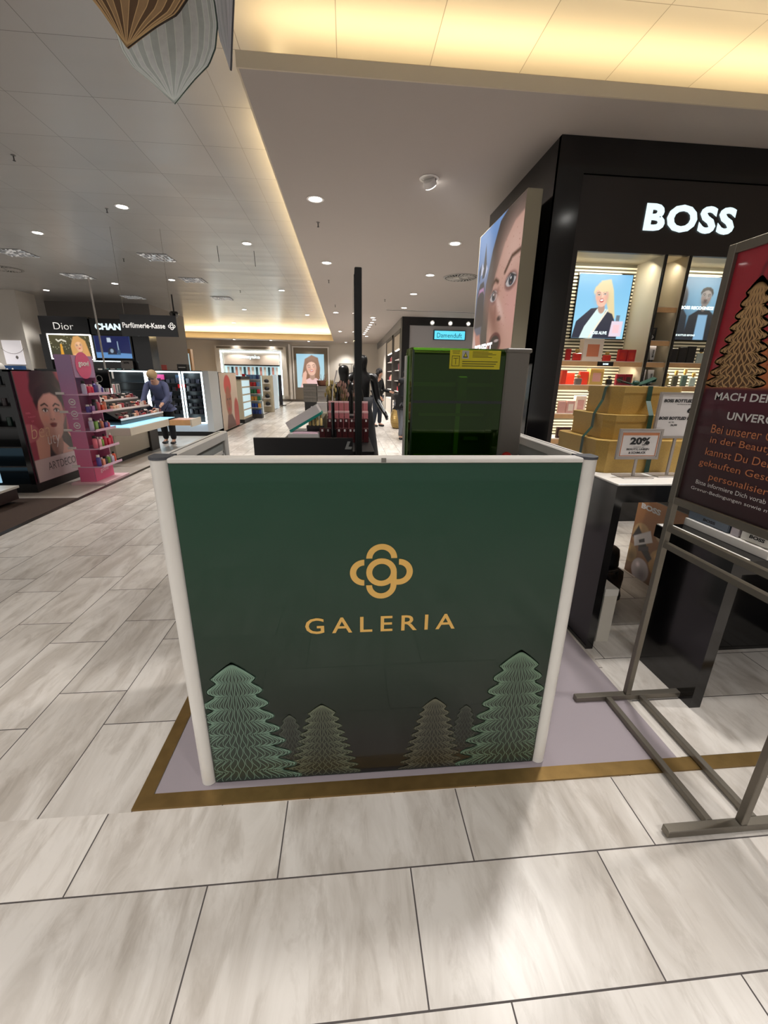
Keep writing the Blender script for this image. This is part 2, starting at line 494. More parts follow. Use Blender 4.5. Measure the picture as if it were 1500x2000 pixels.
# walkway floor
st('floor', M_f1, -5, -3.5, -.06, 5.2, 1.098, 0)
st('floor_aisle', M_f2, -3.215, 1.098, -.06, 1.34, 27, 0)
st('floor_shop_right', M_f3, 1.34, 1.098, -.06, 5.2, 27, 0)
st('floor_shop_left', mat('pale_shop_tile', c(188, 180, 172), .3, noise=.06, nscale=4), -18, 5.1, -.06, -3.275, 27, 0)
st('floor_carpet_left', mat('brown_carpet', c(72, 60, 54), .9, noise=.15, nscale=60, spec=.1), -18, 1.098, -.06, -3.275, 5.1, .002)
st('trim_1', mat('dark_bronze_strip', c(48, 40, 34), .35, metal=.4), -3.275, 1.098, -.06, -3.215, 25.5, .004)
# carpet inlay with its mitred brass edge
st('floor_carpet_inlay', M_carpet, -.71, 1.152, 0, 1.315, 3.9, .006)
bm = MB()
bm.add([(-.765, 1.1, .0075), (4.6, 1.1, .0075), (4.6, 1.155, .0075), (-.712, 1.155, .0075), (-.765, 1.1, 0), (4.6, 1.1, 0)], [(0, 1, 2, 3), (4, 5, 1, 0)])
bm.build('trim_2', M_brass, None, kind='structure')
bm = MB()
bm.add([(-.765, 1.1, .0075), (-.712, 1.155, .0075), (-.712, 3.95, .0075), (-.765, 3.95, .0075), (-.765, 1.1, 0), (-.765, 3.95, 0)], [(0, 1, 2, 3), (4, 0, 3, 5)])
bm.build('trim_3', M_brass, None, kind='structure')
# ceiling
st('ceiling_panels', panel_ceiling(), -18, -3.5, U, 5.2, 25.6, U + .05)
st('ceiling_plaster', M_plaster, -.67, 3.487, S, 5.2, 24.66, S + .02)
st('ceiling_plaster_far', M_plaster, -18, 24.66, S, 5.2, 26.4, S + .02)
M_lip = mat('upstand_paint', c(206, 194, 172), .6)
st('trim_4', M_lip, -.683, 3.475, S - .001, 5.2, 3.487, T)
st('trim_5', M_lip, -.683, 3.487, S - .001, -.67, 24.66, T)
st('trim_6', M_lip, -18, 24.648, S - .001, -.67, 24.66, S + .03)
st('wall_cove_back', M_lip, -18, 25.2, S + .02, -.67, 25.25, U)
# shell walls
st('wall_far', M_wall, -18, 26.0, 0, 5.2, 26.1, S)
st('wall_right', M_wall, 5.2, -3.5, 0, 5.3, 27, U)
st('baseboard_far', mat('grey_baseboard', c(120, 112, 104), .5), -7.6, 25.97, 0, 5.2, 26, .14)

# ------------------------------------------------------------------ lamps
def lamp_disc(name, label, x, y, z, power, r=.075, tilt=None, group=None, spot=True, blend=.6, size=math.radians(105)):
    t = thing(name, label, 'ceiling light', (x, y, z), group)
    MB().lathe([(r * 1.28, 0), (r * 1.3, -.006), (r, -.008), (r * .93, .0), (r * .9, .012)][::-1], x, y, z - .001, 24).build('trim_ring', M_white, t, smooth='auto')
    if tilt is None:
        MB().lathe([(r * .88, -.004), (r * .88, .0)], x, y, z - .001, 24).build('lens', M_lens, t)
    else:
        R = Matrix.Rotation(tilt[1], 3, 'Z') @ Matrix.Rotation(tilt[0], 3, 'X')
        MB().lathe([(r * .8, 0), (r * .86, -.055), (r * .78, -.057)][::-1], x, y, z - .012, 24, R).build('gimbal_head', M_white, t, smooth='auto')
        MB().lathe([(r * .76, -.062), (r * .76, -.058)], x, y, z - .012, 24, R).build('lens', M_lens, t)
    if power:
        l = bpy.data.lights.new('downlight_lamp', 'SPOT')
        l.energy = power; l.spot_size = size; l.spot_blend = blend; l.shadow_soft_size = .11; l.color = (1, .965, .925)
        lo = bpy.data.objects.new('downlight_lamp', l); COL.objects.link(lo)
        lo.parent = t; lo.location = (0, 0, -.1)
        if tilt is not None:
            lo.rotation_euler = (Matrix.Rotation(tilt[1], 3, 'Z') @ Matrix.Rotation(tilt[0], 3, 'X')).to_euler()
            lo.location = tuple(lo.rotation_euler.to_matrix() @ Vector((0, 0, -.09)) + Vector((0, 0, -.02)))
    return t
G1 = 'round downlights in the plaster ceiling'
for x, y, lb in [(-.32, 5.49, 'round recessed downlight nearest the glowing ceiling edge on its left'), (-.317, 8.19, 'round recessed downlight further back, bright, just right of the glowing ceiling edge'),
                 (1.614, 6.82, 'round recessed downlight nearest the large portrait screen'), (1.628, 8.79, 'second downlight of the row running back from the portrait screen'),
                 (1.608, 10.68, 'third downlight of the row running back from the portrait screen'), (1.649, 12.71, 'fourth downlight of the row, nearest the lit department sign')]:
    lamp_disc('downlight', lb, x, y, S, SPOT_W, group=G1)
lamp_disc('gimbal_downlight', 'white swivelling downlight tilted out of the plaster ceiling', .843, 4.842, S, SPOT_W, tilt=(math.radians(48), math.radians(-35)))
for x, y, lb in [(.9, 14.9, 'small far downlight ahead of the row of ceiling spots'), (-.3, 14.0, 'small far downlight beside the glowing ceiling edge'), (-.25, 19.5, 'farthest small downlight beside the glowing ceiling edge'), (1.0, 21.5, 'farthest small downlight near the back wall')]:
    lamp_disc('downlight', lb, x, y, S, SPOT_W, group=G1)
for x in (-6.2, -4.2, -2.1, .0, 2.0):
    lamp_disc('downlight', 'small downlight added to brighten the far wall, hardly visible from the front', x, 25.3, S, SPOT_W * .8, group='added lamps at the far wall')  # extra lamps, added only to brighten the far wall
G2 = 'round downlights in the panelled ceiling'
for x, y, lb in [(-3.116, 7.11, 'round downlight in the panelled ceiling, nearest the camera side'), (-5.152, 8.5, 'round downlight in the panelled ceiling, the leftmost bright one'),
                 (-1.733, 8.59, 'bright round downlight in the panelled ceiling near its glowing edge'), (-8.52, 13.9, 'far downlight above the black cosmetics portal'),
                 (-1.739, 12.76, 'far bright downlight in the panelled ceiling near its glowing edge'), (-1.46, 17.4, 'farthest downlight in the panelled ceiling near its edge'),
                 (-6.0, 12.6, 'downlight over the black cosmetics portal front'), (-4.3, 11.9, 'downlight over the lit make-up cabinets'), (-3.6, 16.5, 'downlight over the cream display tower'),
                 (-5.3, 5.6, 'downlight over the black gondola')]:
    lamp_disc('downlight', lb, x, y, U, UPPER_W, group=G2)
G3 = 'downlights above and behind the visitor'
for x, y, lb in [(-7.2, 22.6, 'added far downlight beyond the dark pillar'), (-5.0, 20.6, 'added far downlight above the oak-framed cases'), (-10.6, 12.6, 'added downlight in front of the necklace poster pillar')]:
    lamp_disc('downlight', lb, x, y, U, UPPER_W, group=G2)  # lamps added to lift the unlit background at the left
for x, y in [(1.5, 2.15), (-2.9, 1.3), (-.7, -.9), (1.6, -1.2), (3.2, 1.2), (-2.6, -.6)]:
    lamp_disc('downlight', 'round downlight in the panelled ceiling above the walkway', x, y, U, UPPER_W * (1.25 if (x, y) == (1.5, 2.15) else .8), group=G3)
for i in range(8):
    lamp_disc('ceiling_spot', 'small white ceiling spot in the straight row of eight near the back', .97 - i * .02, 15.4 + i * .72, S, SPOT_W * .5, r=.06, group='row of ceiling spots at the back')

def area(name, loc, rot, sx, sy, e, col):
    l = bpy.data.lights.new(name, 'AREA'); l.shape = 'RECTANGLE'; l.size = sx; l.size_y = sy; l.energy = e; l.color = col
    o = bpy.data.objects.new(name, l); COL.objects.link(o); o.location = loc; o.rotation_euler = rot
    return o
WARM = (1.0, .74, .38)
area('cove_light_front', (2.2, 3.58, S + .045), (PI + math.radians(-15), 0, 0), 5.6, .05, COVE_W * 5.6, WARM)
area('cove_light_side', (-.57, 14.4, S + .045), (PI, math.radians(15), 0), .05, 19.6, COVE_W * 19.6 * 1.3, WARM)
area('cove_light_far', (-9.3, 24.72, S + .035), (PI + math.radians(30), 0, 0), 17, .05, COVE_W * 17 * 3, WARM)

# ================================================================== the white-framed booth
bt = thing('booth_partition', 'white-framed waist-high booth with dark green festive front panel and gold lettering', 'partition', (.105, 1.2, .006))
M_frame = mat('white_frame', c(224, 220, 214), .32, noise=.03, nscale=12)
M_capg = mat('grey_end_cap', c(72, 74, 80), .5)
M_pane = mat('grey_infill_panel', c(150, 154, 152), .3)
ZT = 1.228
def post(cx, cy, name='post'):
    pr = [(.030 * math.cos(a), .034 * math.sin(a)) for a in [PI + k * PI / 10 for k in range(11)]] + [(.030, .03), (-.030, .03)]
    m = MB(); m.prism(pr, (cx, cy, 0), X, Y, Z, .008, ZT - .006)
    o = m.build(name, M_frame, bt, smooth='auto')
    k = MB(); k.prism([(a * 1.06, b * 1.06) for a, b in pr], (cx, cy, 0), X, Y, Z, ZT - .006, ZT + .002)
    k.build('end_cap', M_capg, o, label='grey end cap')
    return o
post(-.528, 1.205); post(.742, 1.205)
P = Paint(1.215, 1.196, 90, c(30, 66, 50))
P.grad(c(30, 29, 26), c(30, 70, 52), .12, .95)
panel_root = MB().box(-.501, 1.178, .014, .716, 1.2, 1.214).build('front_panel', mat('green_panel_core', c(24, 44, 36), .4), bt)
M_print = paintmat('green_foil_print', rough=.28, coat=.35)
M_foil = paintmat('green_foil_print', rough=.32)
M_foil.node_tree.nodes['Principled BSDF'].inputs['Specular IOR Level'].default_value = .22
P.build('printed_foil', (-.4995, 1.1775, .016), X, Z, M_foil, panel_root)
bx('top_rail', M_frame, bt, -.5, 1.17, 1.214, .715, 1.222, ZT, bev=.003)
bx('rail_joint', M_grey, bt, .098, 1.1675, 1.216, .112, 1.171, ZT + .001)
# side wings
for sx, x0, x1, y1, nm in ((-1, -.538, -.500, 1.75, 'side_wing'), (1, .722, .760, 2.25, 'side_wing')):
    wf = MB()
    wf.box(x0, 1.24, ZT - .035, x1, y1, ZT, .004).box(x0, 1.24, .01, x1, y1, .05, .003).box(x0, y1, .008, x1, y1 + .04, ZT, .005)
    w = wf.build(nm, M_frame, bt)
    xm = (x0 + x1) / 2
    bx('infill_panel', M_pane, w, xm - .006, 1.245, .05, xm + .006, y1, ZT - .035)
    xi = x1 if sx < 0 else x0
    bx('groove', M_dark, w, xm - .003, 1.25, ZT, xm + .001, y1, ZT + .0006)
    if sx < 0:
        m = MB().box(xi - .002, 1.3, 1.15, xi + .006, 1.69, 1.163).box(xi - .002, 1.68, .3, xi + .006, 1.695, 1.163)
        m.build('inner_bead', M_frame, w)
    else:
        bx('cable_duct', M_white, w, xi - .03, 1.27, 1.10, xi, 1.9, 1.15, bev=.004)
        bx('cable_duct_cover', M_grey, w, xi - .034, 1.45, 1.095, xi - .028, 1.9, 1.155)
# emblem
M_goldp = mat('printed_gold', c(222, 176, 92), .35, noise=.05, nscale=60)
LY = 1.1765
def arc(cx, cz, r0, r1, a0, a1, n=28):
    o = [(cx + r1 * math.cos(a0 + (a1 - a0) * k / n), cz + r1 * math.sin(a0 + (a1 - a0) * k / n)) for k in range(n + 1)]
    i = [(cx + r0 * math.cos(a0 + (a1 - a0) * k / n), cz + r0 * math.sin(a0 + (a1 - a0) * k / n)) for k in range(n, -1, -1)]
    return o + i
def strip_arc(mb, O, u, v, n_, cx, cz, r0, r1, a0, a1, d0, d1, n=28):
    for k in range(n):
        b0, b1 = a0 + (a1 - a0) * k / n, a0 + (a1 - a0) * (k + 1) / n
        q = [(cx + r0 * math.cos(b0), cz + r0 * math.sin(b0)), (cx + r1 * math.cos(b0), cz + r1 * math.sin(b0)), (cx + r1 * math.cos(b1), cz + r1 * math.sin(b1)), (cx + r0 * math.cos(b1), cz + r0 * math.sin(b1))]
        mb.prism(q, O, u, v, n_, d0, d1)
def knot(mb, O, u, v, n_, s, d0=0, d1=.0008):
    """the clover-shaped ring emblem, s = half width"""
    w = .185 * s
    ro, ri = .475 * s, .29 * s
    g = lambda *a: strip_arc(mb, O, u, v, n_, *a, d0, d1)
    R = lambda a0, b0, a1, b1: mb.prism([(a0, b0), (a1, b0), (a1, b1), (a0, b1)], O, u, v, n_, d0, d1)
    e = [0]
    def g(*a):
        e[0] += 1; strip_arc(mb, O, u, v, n_, *a, d0, d1 + e[0] * .00003)
    def R(a0, b0, a1, b1):
        e[0] += 1; mb.prism([(a0, b0), (a1, b0), (a1, b1), (a0, b1)], O, u, v, n_, d0, d1 + e[0] * .00003)
    g(0, 0, ri, ro, 0, 2 * PI, )
    g(0, .475 * s, ri, ro, 0, PI)
    g(-.535 * s, 0, ri * .86, ro * .93, PI / 2, 3 * PI / 2)
    g(.535 * s, 0, ri * .86, ro * .93, -PI / 2, PI / 2)
    R(.45 * s, -ro * .93, .536 * s, -ri * .86)
    R(ri, -.44 * s, ro, 0)
    g(0, -.44 * s, ri, ro, PI, 2 * PI); R(-ro, -.455 * s, -ri, -.435 * s)

logo = MB(); knot(logo, (.104, LY, .860), X, Z, -Y, .103)
logo.build('emblem', M_goldp, panel_root)
text_mb('GALERIA', (-.145, LY, .640), X, Z, w=.502, h=.060, bold=.010, d=.0004, sp=1.45).build('lettering', M_goldp, panel_root, label='gold lettering')
# honeycomb paper trees printed on the foil: each fold one thin line
def tree_lines(cx, z0, z1, hw, tiers, folds, xlo, xhi, wd, shear=0.0):
    """returns list of polylines (x,z,brightness)"""
    Hh = z1 - z0
    def phase(t):
        return t / .15 if t < .15 else 1 + (t - .15) / .85 * (tiers - 1)
    def radius(t):                       # t 0 top .. 1 bottom
        k = phase(t)
        fr = k - math.floor(k)
        env = .30 + .70 * t ** 1.05
        if k < 1:
            return hw * .36 * (fr / .8) ** .85 if fr < .8 else hw * .36 * (1 - (fr - .8) * .9)
        return hw * env * (.67 + .33 * math.sin(PI * fr ** 1.3) ** .8)
    L = []
    for i in range(-folds, folds + 1):
        a = i / folds
        fx = math.sin(a * PI / 2)
        pts = []
        n = 110
        for j in range(n + 1):
            t = j / n
            r = radius(t)
            ph = phase(t)
            w = hw / folds * math.sin(2 * PI * ph + (i % 2) * PI) * math.cos(a * PI / 2) * (.10 + .62 * max(0, t - .3)) * min(1, t * 8)
            x = cx + fx * r + w + shear * t * hw
            zz = z1 - t * Hh - .018 * Hh * (1 - abs(fx)) * math.sin(PI * (ph % 1))
            pts.append((x, zz))
        L.append((pts, abs(a)))
    return L
def ribbon(mb, pts, w, O, u, v, n, d, lo, hi, zlo):
    O, u, v, n = Vector(O), Vector(u), Vector(v), Vector(n)
    vs = []; fs = []; last = False
    for k, (x, z) in enumerate(pts):
        a, b = pts[max(k - 1, 0)], pts[min(k + 1, len(pts) - 1)]
        dx, dz = b[0] - a[0], b[1] - a[1]
        l = math.hypot(dx, dz) or 1
        ok = lo <= x <= hi and z >= zlo
        vs += [O + u * (x - dz / l * w / 2) + v * (z + dx / l * w / 2) + n * d, O + u * (x + dz / l * w / 2) + v * (z - dx / l * w / 2) + n * d]
        if k and ok and last:
            m = 2 * k
            fs.append((m - 2, m - 1, m + 1, m))
        last = ok
    mb.add(vs, fs)
TREES = [('printed_tree', -.394, .004, .541, .215, 9, 19, c(124, 156, 136), .0020, 0, 'large printed paper tree at left'),
         ('printed_tree', -.102, .014, .350, .142, 10, 14, c(112, 120, 98), .0015, 0, 'mid-size printed paper tree'),
         ('printed_tree', -.217, .08, .312, .075, 7, 9, c(82, 90, 78), .0014, 0, 'small faint printed paper tree'),
         ('printed_tree', .606, .004, .541, .210, 9, 19, c(112, 140, 116), .0020, 0, 'large printed paper tree at right'),
         ('printed_tree', .306, .008, .352, .130, 10, 14, c(104, 104, 86), .0015, 0, 'mid-size printed paper tree'),
         ('printed_tree', .424, .11, .312, .070, 7, 9, c(72, 78, 66), .0014, 0, 'small faint printed paper tree')]
for ti, (nm, cx, z0, z1, hw, tiers, folds, col, wd, sh, lb) in enumerate(sorted(TREES, key=lambda t: t[4])):
    bg = MB(); ol = tree_lines(cx, z0, z1, hw, tiers, folds, 0, 0, wd, sh)
    left = [p for p in ol[0][0]]; right = [p for p in ol[-1][0]]
    base = .0002 + ti * .00012
    O = (0, 1.1772, 0)
    for k in range(len(left) - 1):
        q = [(max(-.499, min(.714, a)), max(.018, b)) for a, b in (left[k], right[k], right[k + 1], left[k + 1])]
        bg.add([Vector((a, 1.1772 - base, b)) for a, b in q], [(0, 3, 2, 1)])
    o = bg.build(nm, mat('tree_ground_%d' % ti, tuple(v * .11 for v in col), .4), panel_root, label=lb)  # dark printed ground behind the fold lines
    fm = MB()
    for pts, a in ol:
        ribbon(fm, pts, wd * (.8 + .7 * a ** 4), O, X, Z, -Y, base + .00006, -.499, .714, .018)
    fm.build('fold_lines', mat('tree_print_%d' % ti, col, .4), o)

# ================================================================== laser engraver on its bench inside the booth
b = thing('workbench', 'plain dark bench inside the booth under the green engraving machine', 'table', (.46, 1.85, .006))
bx('worktop', M_dark, b, .14, 1.52, .86, .712, 2.24, .9, bev=.004)
for x in (.17, .65):
    for y in (1.56, 2.17): bx('leg', M_blackm, b, x, y, .006, x + .04, y + .04, .86)
e = thing('engraving_machine', 'laser engraving machine with green see-through hood and grey housing, red stop button', 'machine', (.45, 1.8, .9))
bx('base_housing', M_grey, e, .245, 1.61, .9, .69, 1.80, 1.12, bev=.006)
M_hous = mat('warm_grey_housing', c(118, 112, 104), .5)
bx('control_housing', M_hous, e, .60, 1.59, 1.1, .69, 1.82, 1.553, bev=.006)
bx('housing_cap', M_hous, e, .597, 1.585, 1.545, .695, 1.825, 1.562, bev=.004)
bx('rear_housing', mat('machine_inner', c(70, 86, 34), .6), e, .25, 1.765, 1.12, .60, 1.82, 1.55)
h = MB()
def roundhood(mb, x0, x1, y0, y1, z0, z1, r=.03):
    pr = []
    for k in range(7):
        a = PI - k * PI / 12
        pr.append((y0 + r + r * math.cos(a), z1 - r + r * math.sin(a)))
    pr = [(y0, z0)] + pr + [(y1, z1)]
    n = len(pr)
    vs = [(x0, a, b_) for a, b_ in pr] + [(x1, a, b_) for a, b_ in pr]
    fs = [(i, i + 1, n + i + 1, n + i)[::-1] for i in range(n - 1)]
    mb.add(vs, fs)
    mb.add([(x0, a, b_) for a, b_ in pr] + [(x0, y1, z0)], [tuple(range(n + 1))])
roundhood(h, .245, .60, 1.60, 1.765, 1.12, 1.56)
h.build('hood', M_greeng, e, smooth='auto', label='dark green see-through hood')
bx('hood_seam', mat('green_black_trim', c(8, 26, 8), .3), e, .248, 1.598, 1.36, .60, 1.602, 1.37)
bx('hood_edge', mat('dark_green_edge', c(22, 48, 12), .3), e, .244, 1.597, 1.12, .251, 1.602, 1.55)
bx('side_reflection', M_white, e, .236, 1.715, 1.12, .2435, 1.755, 1.535, bev=.002)  # pale strip standing in for the bright reflection on the hood's left side
bx('gantry', mat('gantry_grey', c(90, 98, 80), .4), e, .26, 1.70, 1.42, .60, 1.72, 1.435)
bx('laser_head', mat('laser_head', c(74, 80, 66), .4), e, .44, 1.67, 1.36, .48, 1.70, 1.46, bev=.004)
bx('guide_rail', mat('bright_rail', c(150, 160, 90), .4), e, .46, 1.745, 1.12, .478, 1.76, 1.36)
bx('guide_rail', M_grey, e, .27, 1.64, 1.145, .60, 1.65, 1.155)
bx('work_bed', mat('bed_green', c(70, 90, 70), .6), e, .25, 1.62, 1.12, .60, 1.76, 1.13)
MB().box(.5, 1.73, 1.2, .56, 1.76, 1.215).box(.30, 1.74, 1.3, .58, 1.75, 1.312).build('bracket', M_grey, e)
MB().lathe([(.0, .03), (.016, .029), (.022, .02), (.02, .01), (.012, .008), (.012, 0)][::-1], .633, 1.592, 1.155, 16, Matrix.Rotation(PI / 2, 3, 'X')).build('stop_button', mat('red_button', c(190, 30, 22), .3), e, smooth=True, label='red emergency stop button')
stk = bx('warning_sticker', mat('yellow_label', c(222, 206, 20), .5), e, .384, 1.5972, 1.486, .578, 1.5985, 1.552, label='yellow warning sticker')
m = MB(); O = (0, 1.597, 0)
m.box(.430, 1.5968, 1.522, .456, 1.5972, 1.550); m.build('symbol_field', mat('label_grey', c(190, 188, 180), .5), stk)
m = MB(); m.prism([(.443, 1.546), (.452, 1.526), (.434, 1.526)], (0, 1.5967, 0), X, Z, -Y, 0, .0003); m.build('warning_triangle', M_ink, stk)
m = MB(); m.prism([(.443, 1.542), (.4485, 1.529), (.4375, 1.529)], (0, 1.5964, 0), X, Z, -Y, 0, .0003); m.build('triangle_fill', mat('yellow_label', (0, 0, 0)), stk)
m = MB()
for k in range(5): m.box(.470, 1.5968, 1.546 - k * .0048, .53 + .03 * ((k * 7) % 3) / 2, 1.5972, 1.548 - k * .0048)
for k in range(3): m.box(.432, 1.5968, 1.511 - k * .008, .568 - k * .006, 1.5972, 1.514 - k * .008)
m.box(.392, 1.5968, 1.547, .422, 1.5972, 1.549).box(.394, 1.5968, 1.540, .42, 1.5972, 1.542)
m.box(.392, 1.5968, 1.495, .394, 1.5972, 1.532).box(.420, 1.5968, 1.495, .422, 1.5972, 1.532).box(.392, 1.5968, 1.495, .422, 1.5972, 1.497).box(.392, 1.5968, 1.53, .422, 1.5972, 1.532).box(.406, 1.5968, 1.502, .408, 1.5972, 1.524).box(.398, 1.5968, 1.522, .416, 1.5972, 1.524)
m.build('small_print', mat('label_print', c(96, 88, 20), .6), stk)
# cables on the bench
tag(MB().tube([(.70, 1.58, .91), (.695, 1.6, 1.0), (.705, 1.7, 1.09), (.712, 1.8, 1.10), (.714, 1.95, 1.06)], .006).build('cable', M_blackm), 'black cable looping beside the grey housing of the engraving machine', 'cable')

# ================================================================== tall black screen column seen edge-on
t = thing('screen_column', 'tall slim black screen column seen almost edge-on behind the booth', 'screen', (.055, 2.25, .006))
bx('screen_body', M_blackm, t, .041, 2.02, .03, .073, 2.5, 1.905, bev=.003)
bx('screen_glass', mat('black_screen_glass', c(8, 8, 9), .06), t, .038, 2.04, .4, .0415, 2.48, 1.88)
bx('foot_plate', M_blackm, t, -.1, 2.13, .006, .13, 2.45, .03, bev=.004)

# ================================================================== product table behind the booth
t = thing('display_table', 'black display table full of maroon and pink gift products behind the booth', 'table', (-.15, 2.9, .006))
bx('tabletop', M_blackm, t, -.47, 2.56, .985, .17, 3.75, 1.01, bev=.003)
for x in (-.46, .13):
    for y in (2.58, 3.68): bx('leg', M_blackm, t, x, y, .006, x + .035, y + .035, .985)
t = thing('standing_board', 'plain charcoal board with a small white mark standing behind the booth rail', 'board', (-.22, 2.1, .006))
bx('board', mat('charcoal_board', c(46, 44, 46), .6), t, -.466, 2.10, .30, .028, 2.12, 1.155)
for x in (-.43, -.03): bx('foot', M_blackm, t, x, 2.07, .006, x + .03, 2.125, .30)
m = MB(); m.prism([(-.0124, 1.099), (.021, 1.099), (.0245, 1.112), (.006, 1.112), (.0165, 1.139), (.002, 1.139)], (0, 2.0995, 0), X, Z, -Y, 0, .001)
m.build('white_mark', mat('pale_sticker', c(196, 196, 194), .5), t, label='small white cut-out mark')
M_mar = mat('maroon_carton', c(66, 14, 18), .4, noise=.1, nscale=60)
M_pink = mat('dusty_pink_carton', c(190, 112, 116), .5, noise=.08, nscale=60)
M_teal = mat('teal_trim', c(14, 132, 118), .4)
# white boxes with teal trim
def gift_tray(label, cx, cy, cz, w, d, h, R, g='white and teal gift boxes'):
    t = thing('gift_box', label, 'gift box', (cx, cy, cz), g)
    V = Vector((cx, cy, cz))
    q = V + R @ Vector((0, 0, h * .62)); MB().rot_box(*q, w, d, h * .76, R).build('box_body', M_paper, t)
    q = V + R @ Vector((0, 0, h * .12)); MB().rot_box(*q, w * 1.03, d * 1.02, h * .24, R).build('teal_base', M_teal, t)
    return t
I3 = Matrix.Identity(3)
gift_tray('closed white box with teal base lying flat on the black table', -.30, 2.95, 1.012, .205, .16, .062, I3)
RT = Matrix.Rotation(math.radians(-30), 3, 'Y')
gift_tray('tilted white display lid with teal lower edge standing above the flat box', -.285, 3.05, 1.135, .25, .16, .075, RT)
tag(MB().tube([(-.25, 3.06, 1.1), (-.22, 3.06, 1.2)], .006).tube([(-.25, 3.06, 1.1), (-.25, 3.06, 1.012)], .006).build('prop_rod', M_blackm), 'thin black rod propping up the tilted white and teal lid', 'rod')
tag(MB().box(-.375, 2.88, 1.0745, -.2, 3.01, 1.078).build('leaflet_stack', mat('pink_leaflet', c(226, 190, 206), .6)), 'pink and white leaflets lying on the flat white box', 'leaflets')
tag(MB().box(-.268, 3.17, 1.19, -.2, 3.25, 1.235).build('carton', mat('silver_card', c(176, 168, 170), .4)), 'pale grey carton behind the tilted teal-edged lid', 'box')
tag(MB().box(-.225, 3.26, 1.19, -.152, 3.34, 1.262).build('carton', M_paper), 'white carton standing highest behind the tilted teal-edged lid', 'box')
tag(MB().box(-.27, 3.16, 1.01, -.15, 3.35, 1.19).build('riser_block', mat('cream_block', c(206, 196, 170), .6)), 'cream riser block behind the tilted lid on the black table', 'riser')
def vial(x, y, z, h, r, m, name='bottle', cap=M_gold):
    t = thing(name, None, 'bottle', (x, y, z))
    MB().lathe([(r * .9, 0), (r, h * .06), (r, h * .62), (r * .5, h * .7), (r * .45, h * .74)], x, y, z, 12).build('flask', m, t, smooth='auto')
    MB().cyl(x, y, z + h * .74, z + h, r * .55, 12).build('cap', cap, t)
    return t
for i in range(4):
    v = vial(-.262 + i * .026, 3.0, 1.118, .075, .010, mat('honey_glass', c(226, 196, 128), .2)); v['label'] = 'small honey-coloured bottle in the short row beside the maroon cartons'; v['group'] = 'honey-coloured bottles'
tag(MB().box(-.285, 2.97, 1.1, -.165, 3.04, 1.118).build('shelf_board', M_blackm), 'small black ledge carrying honey-coloured bottles', 'shelf')
tag(MB().box(-.285, 3.0, 1.012, -.165, 3.03, 1.1).build('ledge_stand', M_blackm), 'black support under the small bottle ledge', 'stand')
# maroon and pink cartons in tiers
def tier(y, z, cols, m, h, group, lab, tagm=None, w=.036):
    n = len(cols)
    for i, x in enumerate(cols):
        t = thing('gift_carton', lab % ORD[i], 'box', (x, y, z), group)
        bx('carton_body', m, t, x - w / 2, y - w / 2, z, x + w / 2, y + w / 2, z + h, bev=.002)
        if tagm: bx('price_tag', M_paper, t, x - .006, y - w / 2 - .0012, z + h - .022, x + .006, y - w / 2 - .0002, z + h - .006)
        else: bx('carton_lid', mat('pale_pink_lid', c(222, 176, 176), .5), t, x - w / 2 - .001, y - w / 2 - .001, z + h - .012, x + w / 2 + .001, y + w / 2 + .001, z + h + .001)
ORD = ['first', 'second', 'third', 'fourth', 'fifth', 'sixth', 'seventh', 'eighth', 'ninth', 'tenth', 'eleventh', 'twelfth', 'thirteenth', 'fourteenth', 'fifteenth', 'sixteenth']
st_ = tag(bx('riser_steps', M_blackm, None, -.1475, 3.045, 1.01, .16, 3.245, 1.085), 'black stepped riser behind the front maroon cartons', 'riser')
tag(bx('riser_block', M_blackm, None, -.1475, 3.25, 1.01, .16, 3.45, 1.165), 'taller black riser block under the back row of pink cartons', 'riser')
tier(2.93, 1.011, [-.172, -.132, -.056, -.016, .024, .092, .132], M_mar, .098, 'maroon cartons in the front row', '%s maroon carton with white tag in the front row, counted from left', True)
tier(3.08, 1.086, [-.125, -.085, -.045, -.005, .035, .100, .14], M_mar, .075, 'maroon cartons in the second row', '%s maroon carton with white tag in the second row, counted from left', True)
tier(3.15, 1.086, [-.12, -.08, -.04, .0, .10, .14], M_pink, .122, 'pink cartons in the third row', '%s dusty pink carton in the lower pink row, counted from left')
tier(3.30, 1.166, [-.122, -.082, -.042, -.002, .105, .145], M_pink, .105, 'pink cartons in the back row', '%s dusty pink carton in the top back row, counted from left')
tag(MB().cyl(-.095, 2.90, 1.01, 1.285, .012).cyl(-.095, 2.90, 1.005, 1.012, .03).build('tester_column', M_black), 'slim black upright tester column in front of the maroon cartons', 'column')
tag(MB().cyl(-.075, 3.62, 1.01, 1.38, .020).build('tester_column', M_black), 'taller black tube standing behind the pink cartons', 'column')
# dried grass bunches
def bunch(x, y, z, h, n, col, label, spread=.1):
    t = thing('dried_flowers', label, 'dried flowers', (x, y, z), 'bunches of dried flowers')
    MB().lathe([(.02, 0), (.03, .05), (.022, .11), (.026, .13)], x, y, z, 14).build('vase', mat('smoky_vase', c(90, 84, 76), .2), t, smooth=True)
    m = MB(); f = MB()
    for k in range(n):
        a = random.uniform(0, 2 * PI); s_ = random.uniform(.2, 1) * spread; hh = h * random.uniform(.7, 1)
        p = (x + s_ * math.cos(a), y + s_ * math.sin(a), z + hh)
        m.tube([(x, y, z + .1), (x + .4 * (p[0] - x), y + .4 * (p[1] - y), z + hh * .6), p], .0016, 5)
        f.ball(*p, .009, .009, .02, 7, 5)
    m.build('stems', mat('straw', c(150, 132, 88), .7), t)
    f.build('blossom_spray', mat('flower_%d' % int(col[0] * 1000), col, .8), t, kind='stuff')
bunch(-.125, 3.60, 1.01, .40, 24, c(196, 176, 116), 'yellowish dried flower bunch in a vase, left of the black tube', .07)
